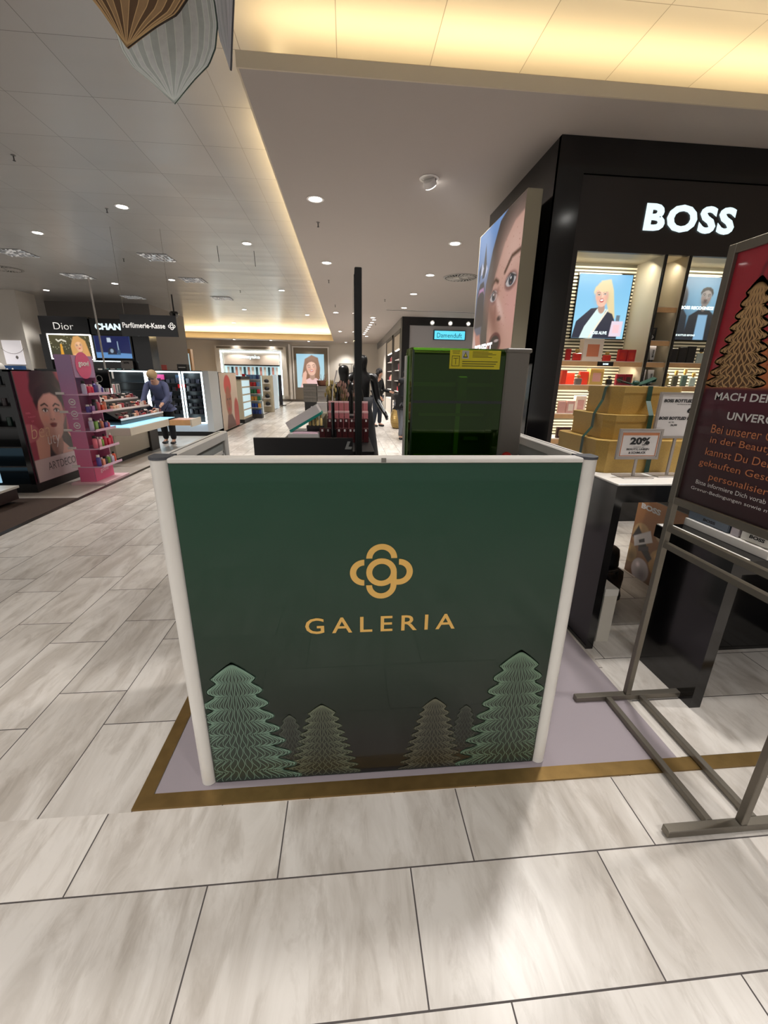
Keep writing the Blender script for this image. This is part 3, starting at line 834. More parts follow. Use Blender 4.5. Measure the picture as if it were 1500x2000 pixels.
bunch(-.02, 3.60, 1.01, .40, 24, c(170, 132, 120), 'pinkish dried flower bunch in a vase, right of the black tube', .06)
tag(MB().tube([(-.11, 3.45, 1.36), (-.073, 3.45, 1.5)], [.004, .006]).tube([(-.12, 3.45, 1.166), (-.11, 3.45, 1.36)], .004).build('wand', M_paper), 'thin white wand leaning up out of the product display', 'stick')

# ================================================================== honeycomb ornament boards hanging top left
def ornament(label, C, yaw, w, ztip, zt, mm4, seams, roll=0):
    """flat die-cut board printed with paper folds; onion outline"""
    O = Vector(C); u0 = Vector((math.cos(yaw), math.sin(yaw), 0)); n = u0.cross(Z)
    RZ = Matrix.Rotation(roll, 3, n); u = RZ @ u0; VZ = RZ @ Z
    t = thing('hanging_ornament', label, 'ornament', tuple(O + Z * ztip), 'paper ornament boards hanging from the ceiling')
    prof = [(0, 0), (.10, .06), (.22, .13), (.38, .21), (.46, .30), (.5, .42), (.49, .54), (.44, .66), (.34, .76), (.22, .84), (.12, .91), (.05, .97), (0, 1)]
    Hh = zt - ztip
    N_ = 44
    def rad(tt):
        for (r0, a), (r1, b_) in zip(prof[:-1], prof[1:]):
            if a <= tt <= b_: return w * (r0 + (r1 - r0) * (tt - a) / (b_ - a))
        return 0
    for dd0, dd1 in ((-.002, .002),):
        m = MB(); L = []
        for k in range(N_ + 1):
            tt = k / N_
            L.append((-rad(tt), tt * Hh))
        R_ = [(-a, b_) for a, b_ in L[::-1]]
        out = L + R_[1:-1]
        m.prism(out, (O.x, O.y, ztip), u, VZ, n, dd0, dd1)
        m.build('board_core', mm4[2], t)
    # printed face: gores between fold lines
    for side in (1, -1):
        m = MB(); ln = MB(); dk = MB()
        G = seams
        for g in range(-G, G):
            a0, a1 = g / G, (g + 1) / G
            f0, f1 = math.sin(a0 * PI / 2), math.sin(a1 * PI / 2)
            vs = []; fs = []
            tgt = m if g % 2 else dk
            for k in range(N_ + 1):
                tt = k / N_; r = rad(tt)
                zz = tt * Hh
                for f in (f0, f1):
                    vs.append(Vector((O.x, O.y, ztip)) + u * (f * r * .985) + VZ * zz + n * side * .0024)
            for k in range(N_):
                q = (2 * k, 2 * k + 1, 2 * k + 3, 2 * k + 2)
                fs.append(q if side > 0 else q[::-1])
            tgt.add(vs, fs)
            ribbon(ln, [(f0 * .985 * rad(k / N_), k / N_ * Hh) for k in range(N_ + 1)], .0022, (O.x, O.y, ztip), u, VZ, n * side, .0028, -9, 9, -9)
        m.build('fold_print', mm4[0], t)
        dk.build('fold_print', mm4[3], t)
        ln.build('fold_lines', mm4[1], t)
    top_ = Vector((O.x, O.y, ztip)) + VZ * (zt - ztip)
    MB().tube([tuple(top_), (top_.x, top_.y, U)], .0012, 5).build('hanging_wire', M_steel, t)
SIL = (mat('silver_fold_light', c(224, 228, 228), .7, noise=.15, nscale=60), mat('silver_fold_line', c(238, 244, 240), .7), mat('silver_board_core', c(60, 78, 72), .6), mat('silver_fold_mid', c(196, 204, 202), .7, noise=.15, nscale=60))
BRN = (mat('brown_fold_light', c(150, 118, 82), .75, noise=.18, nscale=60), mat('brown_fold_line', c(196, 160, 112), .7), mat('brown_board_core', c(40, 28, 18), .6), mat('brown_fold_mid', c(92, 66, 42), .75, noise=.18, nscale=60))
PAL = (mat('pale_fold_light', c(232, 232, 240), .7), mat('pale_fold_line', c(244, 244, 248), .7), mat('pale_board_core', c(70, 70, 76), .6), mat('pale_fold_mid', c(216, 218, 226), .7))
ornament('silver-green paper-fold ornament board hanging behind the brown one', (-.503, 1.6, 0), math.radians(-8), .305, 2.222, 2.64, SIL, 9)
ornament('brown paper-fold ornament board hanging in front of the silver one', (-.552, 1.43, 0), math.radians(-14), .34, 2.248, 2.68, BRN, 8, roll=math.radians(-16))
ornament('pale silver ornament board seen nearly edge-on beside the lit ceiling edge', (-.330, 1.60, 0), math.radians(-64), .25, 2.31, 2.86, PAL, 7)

# ================================================================== poster stand
t = thing('poster_stand', 'bronze steel floor stand holding a red and maroon festive poster', 'poster stand', (1.32, 1.18, 0))
bx('foot', M_steel, t, 1.06, 1.468, .0065, 1.585, 1.498, .034, bev=.002)
bx('foot', M_steel, t, 1.045, .868, .0065, 1.585, .898, .034, bev=.002)
bx('crossbar', M_steel, t, 1.205, .898, .009, 1.23, 1.468, .032, bev=.002)
bx('crossbar', M_steel, t, 1.37, .898, .009, 1.395, 1.468, .032, bev=.002)
for y in (1.483, .883): bx('post', M_steel, t, 1.306, y - .0125, .034, 1.331, y + .0125, 1.0, bev=.002)
bx('lower_rail', M_steel, t, 1.307, .895, .868, 1.33, 1.472, .89)
bx('lower_rail', M_steel, t, 1.307, .895, .795, 1.33, 1.472, .817)
fr = MB(); y0, y1, z0, z1 = .868, 1.498, .985, 1.895
fr.box(1.303, y0, z0, 1.334, y0 + .03, z1, .002).box(1.303, y1 - .03, z0, 1.334, y1, z1, .002).box(1.303, y0 + .03, z0, 1.334, y1 - .03, z0 + .03, .002).box(1.303, y0 + .03, z1 - .03, 1.334, y1 - .03, z1, .002)
fr.build('poster_frame', M_steel, t)
pp = bx('poster', mat('poster_back', c(60, 24, 34), .5), t, 1.316, .898, 1.015, 1.326, 1.468, 1.865)
P = Paint(.57, .85, 110, c(70, 22, 32))
P.grad(c(48, 20, 26), c(74, 26, 40), 0, .75)
P.poly([(0, .72), (1, .72), (1, 1.5), (0, 1.5)], c(176, 34, 52), .02)
P.poly([(0, .82), (.4, 1.02), (1.1, 1.0), (1.1, .70), (.3, .72), (0, .70)], c(196, 112, 66), .02)
P.poly([(0, .60), (1.1, .60), (1.1, .74), (0, .735)], c(82, 28, 44), .02)
for k in range(9):
    P.line([(.30 + .05 * k, 1.55), (.20 + .045 * k, 1.38), (.17 + .05 * k, 1.20 + .01 * k)], .02, c(90, 16, 34), .02, .8)
P.build('printed_sheet', (1.3157, 1.467, 1.016), -Y, Z, paintmat('poster_print', rough=.35, coat=.3), pp)
PX = 1.3152
def ptree(cx, z0, z1, hw, tiers, folds, par):
    ol = tree_lines(cx, z0, z1, hw, tiers, folds, 0, 0, .002)
    bg = MB()
    l_, r_ = ol[0][0], ol[-1][0]
    for k in range(len(l_) - 1):
        q = [l_[k], l_[k + 1], r_[k + 1], r_[k]]
        bg.add([Vector((PX, 1.467 - a, b_)) for a, b_ in q], [(0, 1, 2, 3)])
    o = bg.build('printed_paper_tree', mat('poster_tree_dark', c(96, 66, 40), .5), par)
    f = MB()
    for pts, a in ol: ribbon(f, pts, .0042, (PX, 1.467, 0), -Y, Z, -X, .0003, 0, .56, 0)
    f.build('fold_lines', mat('poster_tree_light', c(206, 164, 112), .5), o)
ptree(.112, 1.437, 1.775, .118, 9, 12, pp)
tx = lambda s, y, z, w, h, m, bold=.0, it=0: text_mb(s, (PX - .0002, y, z), -Y, Z, w=w, h=h, bold=bold, italic=it).build('lettering', m, pp)
M_orange = mat('orange_ink', c(206, 128, 84), .5)
tx('MACH DEIN GESCHENK', 1.412, 1.393, .46, .026, M_wtext, .02)
tx('UNVERGESSLICH', 1.343, 1.330, .32, .026, M_wtext, .02)
tx('Bei unserer Gravuraktion', 1.392, 1.279, .42, .030, M_orange)
tx('in der Beauty Abteilung', 1.385, 1.237, .41, .030, M_orange)
tx('kannst Du Deine', 1.392, 1.199, .28, .026, M_orange)
tx('gekauften Geschenke', 1.407, 1.152, .38, .030, M_orange)
tx('personalisieren.', 1.350, 1.108, .27, .030, M_orange)
tx('Bitte informiere Dich vorab am Gravurstand', 1.400, 1.088, .44, .0155, M_wtext)
tx('Gravur-Bedingungen sowie mögliche Motive', 1.415, 1.060, .46, .0155, M_wtext)
tx('GRATIS', 1.245, 1.575, .2, .05, mat('red_ink', c(176, 40, 44), .5), .02)
tx('20. DEZEMBER', 1.255, 1.505, .26, .036, mat('red_ink', (0, 0, 0)), .01, .2)

# ================================================================== high table with golden parcels
t = thing('display_table', 'high black gloss portal-shaped table with white top, carrying golden parcels', 'table', (1.75, 2.25, 0))
M_top = mat('white_table_top', c(232, 228, 222), .3)
bx('tabletop', M_black, t, 1.335, 1.862, .87, 2.62, 2.66, .955)
bx('white_inlay', M_top, t, 1.337, 1.864, .955, 2.618, 2.658, .966, bev=.002)
bx('leg', M_black, t, 1.335, 1.862, .0, 1.378, 2.66, .87)
bx('leg', M_black, t, 2.58, 1.862, .0, 2.62, 2.66, .87)
def oct_(x0, y0, x1, y1, cft):
    return [(x0 + cft, y0), (x1 - cft, y0), (x1, y0 + cft), (x1, y1 - cft), (x1 - cft, y1), (x0 + cft, y1), (x0, y1 - cft), (x0, y0 + cft)]
GB = [(1.375, 2.115, 2.0, 2.62, .966, 1.142, 'biggest golden parcel, lowest of the stack on the high table'),
      (1.425, 2.17, 1.93, 2.57, 1.143, 1.275, 'middle golden parcel of the stack on the high table'),
      (1.475, 2.215, 1.88, 2.53, 1.276, 1.424, 'smallest golden parcel, topmost of the stack on the high table')]
for x0, y0, x1, y1, z0, z1, lb in GB:
    g = thing('gift_parcel', lb, 'gift box', ((x0 + x1) / 2, (y0 + y1) / 2, z0), 'stack of golden parcels')
    MB().prism(oct_(x0, y0, x1, y1, .045), (0, 0, 0), X, Y, Z, z0, z1 - .004).build('box_body', M_gold, g)
    MB().prism(oct_(x0 - .006, y0 - .006, x1 + .006, y1 + .006, .047), (0, 0, 0), X, Y, Z, z1 - .034, z1).build('lid', M_gold, g)
g = thing('ribbon', 'dark green satin ribbon with a bow tied over the golden parcels', 'ribbon', (1.66, 2.36, 1.42))
m = MB()
def band(pts, w, side):
    vs = []; fs = []
    for k, p in enumerate(pts):
        p = Vector(p); s_ = Vector(side) * w / 2
        vs += [p - s_, p + s_]
        if k: fs.append((2 * k - 2, 2 * k - 1, 2 * k + 1, 2 * k))
    m.add(vs, fs)
for o_ in (0,):
    band([(1.66, 2.36, 1.4275), (1.66, 2.206, 1.4275), (1.66, 2.203, 1.35), (1.66, 2.158, 1.276), (1.66, 2.156, 1.2), (1.66, 2.104, 1.144), (1.66, 2.102, .968)], .028, (1, 0, 0))
    band([(1.66, 2.36, 1.428), (1.478, 2.30, 1.4285), (1.462, 2.30, 1.42), (1.455, 2.30, 1.35), (1.412, 2.29, 1.276), (1.408, 2.285, 1.2), (1.362, 2.28, 1.144), (1.358, 2.275, 1.05), (1.356, 2.27, .968)], .026, (0, 1, 0))
    band([(1.66, 2.36, 1.428), (1.886, 2.36, 1.4285), (1.893, 2.36, 1.276), (1.943, 2.36, 1.27), (1.946, 2.36, 1.144), (2.01, 2.36, 1.14), (2.013, 2.36, .968)], .026, (0, 1, 0))
m.build('ribbon_band', M_green, g)
m = MB()
for sx, hh in ((-1, .028), (1, .04)):
    for w_ in (0, 1):
        pts = [(1.66 + sx * .11 * math.sin(PI * k / 10) ** .8 * (1 if k else 0), 2.33 + .01 * w_, 1.43 + hh * math.sin(2 * PI * k / 20) * (1 if k < 6 else .6)) for k in range(11)]
        vs = []; fs = []
        for k, p in enumerate(pts):
            vs += [Vector(p) - Vector((0, .014, 0)), Vector(p) + Vector((0, .014, .008))]
            if k: fs.append((2 * k - 2, 2 * k - 1, 2 * k + 1, 2 * k))
        m.add(vs, fs)
m.ball(1.66, 2.335, 1.443, .02, .016, .015)
m.build('bow', M_green, g, smooth=True)
def table_sign(label, x0, x1, z0, z1, y, basex, basez):
    t = thing('price_sign', label, 'sign', ((x0 + x1) / 2, y, basez))
    xm = basex
    fr = MB(); w = .012
    fr.box(x0 - w, y - .006, z0 - w, x0, y + .006, z1 + w).box(x1, y - .006, z0 - w, x1 + w, y + .006, z1 + w).box(x0, y - .006, z0 - w, x1, y + .006, z0).box(x0, y - .006, z1, x1, y + .006, z1 + w)
    fr.build('sign_frame', mat('satin_aluminium', c(168, 160, 154), .35, metal=.4), t)
    s = bx('sign_sheet', M_paper, t, x0, y - .002, z0, x1, y + .003, z1)
    bx('stem', mat('satin_aluminium', (0, 0, 0)), t, xm - .007, y - .004, basez + .004, xm + .007, y + .004, z0 - w)
    bx('base_plate', mat('satin_aluminium', (0, 0, 0)), t, xm - .085, y - .05, basez, xm + .085, y + .06, basez + .004, bev=.001)
    return t, s
t, s = table_sign('small discount sign with copper border standing before the golden parcels', 1.414, 1.627, 1.073, 1.207, 2.02, 1.522, .9665)
m = MB(); m.box(1.42, 2.0168, 1.186, 1.621, 2.0178, 1.2).box(1.42, 2.0168, 1.079, 1.4245, 2.0178, 1.186).box(1.6165, 2.0168, 1.079, 1.621, 2.0178, 1.186).box(1.42, 2.0168, 1.078, 1.621, 2.0178, 1.0815)
m.build('copper_border', mat('copper_print', c(190, 122, 84), .4), s)
def stx(st_, x, z, w, h, y, par, bold=.02, m=M_ink, it=0): return text_mb(st_, (x, y, z), X, Z, w=w, h=h, bold=bold, italic=it).build('lettering', m, par)
stx('20%', 1.466, 1.138, .11, .038, 2.0176, s, .05)
stx('RABATT', 1.535, 1.134, .035, .006, 2.0176, s, .02)
stx('zusätzlich auf', 1.49, 1.123, .06, .006, 2.0176, s, .01)
stx('BEAUTY, UHREN', 1.455, 1.107, .125, .012, 2.0176, s, .03)
stx('& SCHMUCK', 1.469, 1.09, .097, .012, 2.0176, s, .03)
t, s = table_sign('larger white price sign for perfume sets beside the golden parcels', 1.612, 1.85, 1.18, 1.39, 2.045, 1.735, .9665)
stx('BOSS BOTTLED SET', 1.625, 1.352, .205, .016, 2.0426, s, .05, it=.15)
stx('mit Duschgel 50ml', 1.70, 1.339, .08, .006, 2.0426, s)
stx('69,', 1.765, 1.294, .07, .034, 2.0426, s, .04)
stx('BOSS BOTTLED DUFT', 1.617, 1.264, .215, .016, 2.0426, s, .05, it=.15)
stx('ab 30', 1.675, 1.249, .03, .006, 2.0426, s)
stx('36,99', 1.69, 1.230, .036, .012, 2.0426, s, .04)

# ================================================================== lower black table with perfume sets
t = thing('display_table', 'low black gloss portal-shaped table with white top behind the poster stand', 'table', (2.0, 1.8, 0))
bx('tabletop', M_black, t, 1.582, 1.405, .69, 2.6, 1.855, .752)
bx('white_strip', M_top, t, 1.584, 1.407, .752, 1.655, 1.853, .758, bev=.001)
bx('leg', M_black, t, 1.582, 1.405, 0, 1.636, 1.76, .69)
bx('leg', M_black, t, 2.55, 1.405, 0, 2.6, 1.76, .69)
bx('rear_panel', M_black, t, 1.9, 1.8, 0, 2.55, 1.84, .69)
bx('white_platform', M_top, t, 1.73, 1.407, .752, 2.59, 1.853, .79, bev=.002)
g = thing('perfume_set', 'blue-grey gift set box with three windows on the low black table', 'gift box', (1.8, 1.75, .79))
SLX = 1.745
bx('box_body', mat('slate_carton', c(74, 84, 98), .4), g, SLX, 1.62, .791, SLX + .12, 1.85, .92, bev=.003)
for k in range(3): bx('window', mat('pale_window', c(120, 130, 144), .2), g, SLX - .002, 1.635 + k * .071, .84, SLX + .001, 1.695 + k * .071, .91)
bx('lower_band', mat('slate_light', c(96, 106, 120), .4), g, SLX - .003, 1.622, .795, SLX + .001, 1.848, .832)
def sty(st_, y, z, w, h, x, par, bold=.03, it=.1): text_mb(st_, (x, y, z), -Y, Z, w=w, h=h, bold=bold, italic=it, d=.0006).build('lettering', M_ink, par)
sty('BOSS', 1.76, .805, .07, .014, SLX - .003, g, .05)
g = thing('perfume_set', 'pale carton standing upright with sideways writing on the low black table', 'gift box', (1.8, 1.59, .79))
bx('box_body', mat('lilac_carton', c(176, 168, 174), .4), g, SLX, 1.57, .791, SLX + .1, 1.61, .94, bev=.002)
text_mb('BOSS', (SLX - .0005, 1.584, .925), -Z, -Y, w=.09, h=.02, bold=.05, italic=.1).build('lettering', M_ink, g)
g = thing('perfume_set', 'white gift set with two round discs on the low black table', 'gift box', (1.8, 1.49, .79))
bx('box_body', mat('grey_white_carton', c(208, 206, 200), .35), g, SLX, 1.41, .791, SLX + .13, 1.56, .945, bev=.004)
m = MB()
for k in range(2): m.lathe([(.030, .0), (.030, .012), (.022, .014), (.02, .008), (0, .008)], SLX, 1.525 - k * .07, .90, 24, Matrix.Rotation(-PI / 2, 3, 'Y'))
m.build('round_tin', mat('soft_grey_tin', c(168, 166, 160), .4), g, smooth='auto')
sty('BOSS', 1.52, .81, .07, .016, SLX, g, .05)
# floor things between the tables
pl = thing('plinth', 'narrow white plinth block standing on the tiles beside the high black table', 'plinth', (1.46, 2.02, 0))
bx('plinth_body', mat('ivory_block', c(206, 200, 188), .5), pl, 1.43, 1.92, 0, 1.508, 2.30, .30, bev=.002)
bx('plinth_top', mat('ivory_top', c(222, 218, 210), .4), pl, 1.428, 1.918, .3, 1.51, 2.302, .345, bev=.003)
bag = thing('bag', 'crumpled black bag lying on the tiles behind the white plinth', 'bag', (1.75, 2.45, 0))
m = MB(); m.ball(1.70, 2.42, .13, .20, .17, .135, 20, 14)
rr = random.Random(5)
m.v = [(x + .02 * math.sin(23 * y + 9 * z), y + .02 * math.sin(19 * x + 31 * z), max(.003, z + .03 * math.sin(17 * x + 13 * y) + .01 * math.sin(60 * x))) for x, y, z in m.v]
m.build('bag_body', mat('black_nylon', c(18, 18, 20), .45), bag, smooth=True)
m = MB(); m.ball(1.80, 2.52, .27, .11, .12, .11, 16, 10); m.v = [(x + .012 * math.sin(40 * z), y, z + .015 * math.sin(30 * x)) for x, y, z in m.v]
m.build('bag_flap', mat('black_nylon', (0, 0, 0)), bag, smooth=True)
MB().tube([(1.6, 2.33, .16), (1.68, 2.27, .27), (1.79, 2.33, .25), (1.84, 2.40, .13)], .009).build('strap', M_blackm, bag)
# poster board with a belt buckle and baubles leaning on the floor
t = thing('floor_poster', 'brown bauble poster board with a belt buckle standing on the floor', 'poster', (2.25, 2.67, 0))
A, B = Vector((2.235, 2.84, 0)), Vector((2.235, 2.30, 0))
u = (B - A).normalized(); n = u.cross(Z)
u = -u if n.y > 0 else u
w_ = (B - A).length
uu = (B - A).normalized(); nn = uu.cross(Z)
m = MB(); m.prism([(0, 0), (w_, 0), (w_, .62), (0, .62)], A, uu, Z, nn, -.012, 0); m.build('board', M_dark, t)
P = Paint(w_, .62, 110, c(170, 118, 70))
P.grad(c(120, 84, 56), c(184, 126, 74))
for x, y, r, cl in [(.18, .62, .17, c(196, 160, 110)), (.04, .30, .14, c(172, 138, 88)), (.30, .13, .17, c(196, 186, 190)), (.62, .36, .2, c(190, 150, 96)), (.55, .78, .13, c(206, 180, 140)), (.85, .15, .2, c(150, 110, 70)), (.86, .62, .16, c(120, 70, 50))]:
    P.ell(x, y, r, r, cl, .02); P.ell(x + r * .3, y - r * .3, r * .7, r * .7, tuple(v * .45 for v in cl), 2, .8); P.ell(x - r * .35, y + r * .4, r * .22, r * .22, tuple(min(1, v * 1.8) for v in cl), 2, .8)
P.poly([(.02, .55), (.22, .42), (.42, .30), (.47, .38), (.28, .56), (.10, .74)], c(40, 34, 36), .02)
P.poly([(.10, .42), (.42, .60), (.34, .74), (.05, .56)], c(214, 210, 210), .015); P.poly([(.18, .50), (.28, .55), (.26, .60), (.16, .54)], c(50, 44, 46), .01); P.poly([(.2, .38), (.38, .47), (.36, .52), (.18, .43)], c(60, 54, 56), .01)
P.build('printed_sheet', A, uu, Z, paintmat('board_print', rough=.4), t, .0006)
text_mb('BOSS', tuple(A + uu * .04 + Z * .535 + nn * .001), uu, Z, w=.20, h=.042, bold=.05).build('lettering', M_wtext, t)

# ================================================================== black perfume portal on the right
t = thing('shop_portal', 'tall black gloss perfume shop portal with lit white four-letter sign and oak-edged shelves', 'shop unit', (3.0, 4.6, 0))
PY = 3.95
bx('side_wall', M_black, t, 1.76, PY + .001, 0, 1.80, 5.70, S - .002)
m = MB(); m.box(1.76, PY - .002, 0, 1.985, PY + .04, S - .002).box(1.985, PY - .002, 3.09, 4.9, PY + .04, S - .002)
m.build('outer_frame', M_black, t)
m = MB(); m.box(1.99, PY + .012, 0, 2.035, PY + .05, 3.085).box(2.035, PY + .012, 2.535, 4.9, PY + .05, 3.085)
m.build('sign_fascia', mat('dark_brown_fascia', c(36, 30, 28), .4), t)
bx('roof_panel', M_blackm, t, 1.80, PY + .05, 2.56, 4.9, 5.7, S - .01)
bx('plinth', M_black, t, 2.035, PY + .02, 0, 4.9, PY + .06, .62)
M_lit = mat('lit_white_letter', (.8, .9, .95), .4, emit=(.70, .88, .92), es=1.0)
text_mb('BOSS', (2.593, PY + .008, 2.705), X, Z, w=.85, h=.208, bold=.045, d=.004, sp=1.12).build('lettering', M_lit, t, label='glowing white letters')
M_olive = mat('bay_back_olive', c(96, 90, 70), .5)
M_slat = mat('cream_slat', c(226, 218, 194), .45)
bays = [(2.037, 2.859, 4.33), (2.883, 3.095, 4.30), (3.118, 3.95, 4.33), (3.97, 4.9, 4.33)]
SHELF_Z = [1.635, 1.415, 1.14, .893, .66]
for bi, (x0, x1, yb) in enumerate(bays):
    if x1 > 4.5: continue
    bay = MB().box(x0 + .004, yb, .6, x1, yb + .02, 2.535).build('bay_back', M_olive, t)
    m = MB(); m.box(x1 - .004, PY + .02, .6, x1 + .002, yb, 2.535).box(x0 - .002, PY + .05, .6, x0 + .004, yb, 2.535).box(x0, PY + .05, 2.535, x1, yb, 2.55)
    m.build('bay_lining', M_beige, bay)
    bx('divider', M_black, t, x1 + .003, PY + .005, .6, bays[bi + 1][0] - .003, PY + .04, 2.535)
    bx('divider_core', M_blackm, bay, x1 + .003, PY + .04, .6, bays[bi + 1][0] - .003, yb, 2.535)
    if bi != 1:
        m = MB(); z = .66
        while z < 2.50:
            m.box(x0 + .01, yb - .018, z, x1 - .01, yb - .004, z + .016); z += .031
        m.build('slats', M_slat, bay)
    zs = SHELF_Z if bi != 1 else [2.12, 1.83, 1.635, 1.415, 1.14, .893]
    for z in zs:
        sh = bx('shelf', M_white, t, x0 + .004, PY + .05, z - .012, x1 - .006, yb - .02, z)
        bx('oak_edge', M_wood, sh, x0 + .004, PY + .028, z - .048, x1 - .006, PY + .05, z - .006)
        bx('light_strip', M_ledw, sh, x0 + .02, PY + .055, z - .03, x1 - .02, PY + .062, z - .022)
        if bi != 1:
            cxm = (x0 + x1) / 2 + .03
            lb = bx('brand_plate', M_black, sh, cxm - .08, PY + .024, z - .047, cxm + .08, PY + .028, z - .007)
            text_mb('BOSS', (cxm - .025, PY + .0235, z - .036), X, Z, w=.055, h=.016, bold=.06).build('lettering', M_lit, sh)
for x0, x1 in ((2.08, 2.82), (3.16, 3.9)):
    for z in (2.49, 1.58, 1.36, 1.09):
        area('shelf_light', ((x0 + x1) / 2, PY + .12, z), (math.radians(28), 0, 0), x1 - x0, .03, 2.4 if z < 2 else 5, (1, .93, .78))
area('shelf_light', (2.99, PY + .12, 2.49), (math.radians(28), 0, 0), .15, .03, .9, (1, .9, .75))

def screen(par_name, label, cat, x0, z0, w, h, y, P, es, frame=M_black, par=None):
    t = par or thing(par_name, label, cat, (x0 + w / 2, y, z0))
    bx('screen_body', frame, t, x0 - .008, y + .002, z0 - .008, x0 + w + .008, y + .03, z0 + h + .008)
    P.build('screen_picture', (x0, y + .002, z0), X, Z, paintmat('screen_glow_%d' % int(es * 10), emission=es), t, .0006)
    return t
# screen with laughing blonde woman
P = Paint(.545, .575, 120, c(120, 190, 222)); a = P.a
P.grad(c(150, 206, 230), c(92, 168, 212))
hair = c(214, 196, 150)
P.poly([(.42, .95), (.60, .98), (.68, .80), (.78, .35), (.70, .30), (.60, .55)], hair, .02)
P.poly([(0, 0), (.05, .28), (.30, .50), (.45, .52), (.72, .42), (.85, .2), (.88, 0)], c(34, 38, 56), .01)
P.poly([(.15, 0), (.22, .2), (.42, .5), (.60, .50), (.42, .1), (.40, 0)], c(206, 226, 224), .01)
P.line([(.34, .02), (.62, .48)], .03, c(226, 220, 200), .01)
P.face(.47, .72, .155, c(226, 180, 158), hair, c(176, 50, 56), tilt=.12, smile=1.0, brow=c(120, 90, 60))
P.ell(.50, .86, .135, .09, hair, .02)
P.poly([(.72, .04), (.95, .04), (.96, .30), (.74, .30)], c(216, 200, 214), .01); P.poly([(.78, .10), (.90, .10), (.90, .24), (.78, .24)], c(232, 190, 196), .01); P.poly([(.81, .30), (.88, .30), (.88, .40), (.81, .40)], c(96, 110, 120), .01)
s = screen('wall_screen', 'bright blue lit screen of a laughing blonde woman in the perfume portal', 'screen', 2.262, 1.862, .545, .575, 4.29, P, 1.25)
text_mb('BOSS ALIVE', (2.46, 4.2905, 1.90), X, Z, w=.17, h=.030, bold=.03, d=.001).build('lettering', M_lit, s)
P = Paint(.56, .575, 110, c(50, 90, 120)); a = P.a
P.grad(c(30, 52, 76), c(60, 104, 140))
P.ell(.52, .7, .45, .5, c(120, 170, 196), 2, .8)
P.ell(.06, .68, .11, .2, c(30, 36, 44), .03); P.ell(.95, .68, .10, .16, c(120, 130, 136), .03)
P.poly([(-.1, 0), (0, .45), (.12, .52), (.22, .4), (.25, 0)], c(18, 28, 40), .02)
P.poly([(.22, 0), (.26, .40), (.42, .50), (.64, .50), (.80, .38), (.84, 0)], c(20, 26, 36), .02)
P.poly([(.44, 0), (.44, .42), (.62, .42), (.64, 0)], c(128, 170, 200), .02)
P.poly([(.86, 0), (.86, .36), (1.0, .5), (1.1, 0)], c(170, 196, 206), .02)
P.face(.52, .72, .125, c(150, 140, 134), c(30, 28, 30), c(110, 70, 66), tilt=-.05, beard=1)
s = screen('wall_screen', 'dark blue lit screen showing a bearded man in dark coat, right bay', 'screen', 3.33, 1.872, .56, .575, 4.29, P, 1.1)
text_mb('BOSS RECOGNIZE BOSS', (3.37, 4.2905, 2.155), X, Z, w=.47, h=.03, bold=.04, d=.001).build('lettering', M_lit, s)
text_mb('BOSS BOTTLED BEYOND', (3.35, 4.2905, 1.905), X, Z, w=.24, h=.018, bold=.03, d=.001).build('lettering', M_lit, s)

# perfumes on the shelves
def carton(name, label, x, y, z, w, h, d, m, group, front=None, lid=None):
    t = thing(name, label, 'perfume box', (x, y, z), group)
    bx('box_body', m, t, x - w / 2, y - d / 2, z, x + w / 2, y + d / 2, z + h, bev=.002)
    if front: bx('printed_front', front, t, x - w * .3, y - d / 2 - .001, z + h * .2, x + w * .3, y - d / 2, z + h * .75)
    return t
def flacon(label, x, y, z, w, h, m, cap, group):
    t = thing('perfume_bottle', label, 'perfume bottle', (x, y, z), group)
    bx('flask', m, t, x - w / 2, y - .014, z, x + w / 2, y + .014, z + h * .66, bev=.006)
    bx('neck', M_gold, t, x - w * .12, y - .006, z + h * .66, x + w * .12, y + .006, z + h * .74)
    bx('cap', cap, t, x - w * .22, y - .011, z + h * .74, x + w * .22, y + .011, z + h, bev=.003)
    return t
R1 = mat('red_carton', c(176, 22, 24), .35); R2 = mat('vermilion_carton', c(220, 62, 38), .35); R3 = mat('crimson_carton', c(126, 16, 34), .35)
RG = mat('red_glass', c(200, 40, 26), .12, coat=.5); CR = mat('cream_carton', c(228, 212, 196), .4); OR = mat('peach_print', c(214, 128, 92), .4)
KB = mat('black_carton', c(22, 20, 22), .3); KG = mat('black_glass', c(12, 12, 14), .08, coat=.6); RO = mat('rose_carton', c(206, 156, 146), .4); BR = mat('bronze_carton', c(164, 84, 46), .3, metal=.3)
AU = mat('dark_brown_carton', c(60, 34, 30), .35); GD = mat('golden_carton', c(206, 174, 98), .35, metal=.3); GG = mat('grey_glass', c(120, 110, 104), .15)
PK = mat('rose_pink_item', c(224, 130, 136), .4)
z = SHELF_Z[0]; g = 'perfumes on the top shelf'; sx = lambda px, k: 2.089 + (px - 1103) * k
carton('perfume_carton', 'narrow red perfume carton, leftmost on the shelf under the blonde portrait', 2.13, 4.05, z, .045, .105, .03, R1, g)
flacon('red perfume bottle just left of the tall peach-fronted box', 2.215, 4.04, z, .085, .105, RG, M_gold, g)
carton('perfume_display', 'tall cream display box with peach front under the blonde portrait', 2.37, 4.08, z, .20, .20, .08, CR, g, OR)
flacon('red perfume bottle just right of the tall peach-fronted box', 2.52, 4.04, z, .08, .085, RG, M_gold, g)
carton('perfume_carton', 'left one of the two touching red cartons at the shelf end', 2.685, 4.06, z, .085, .11, .03, R1, g, RG)
carton('perfume_carton', 'right one of the two touching red cartons at the shelf end', 2.775, 4.06, z, .085, .11, .03, R1, g, RG)
z = SHELF_Z[1]; g = 'perfumes on the second shelf'
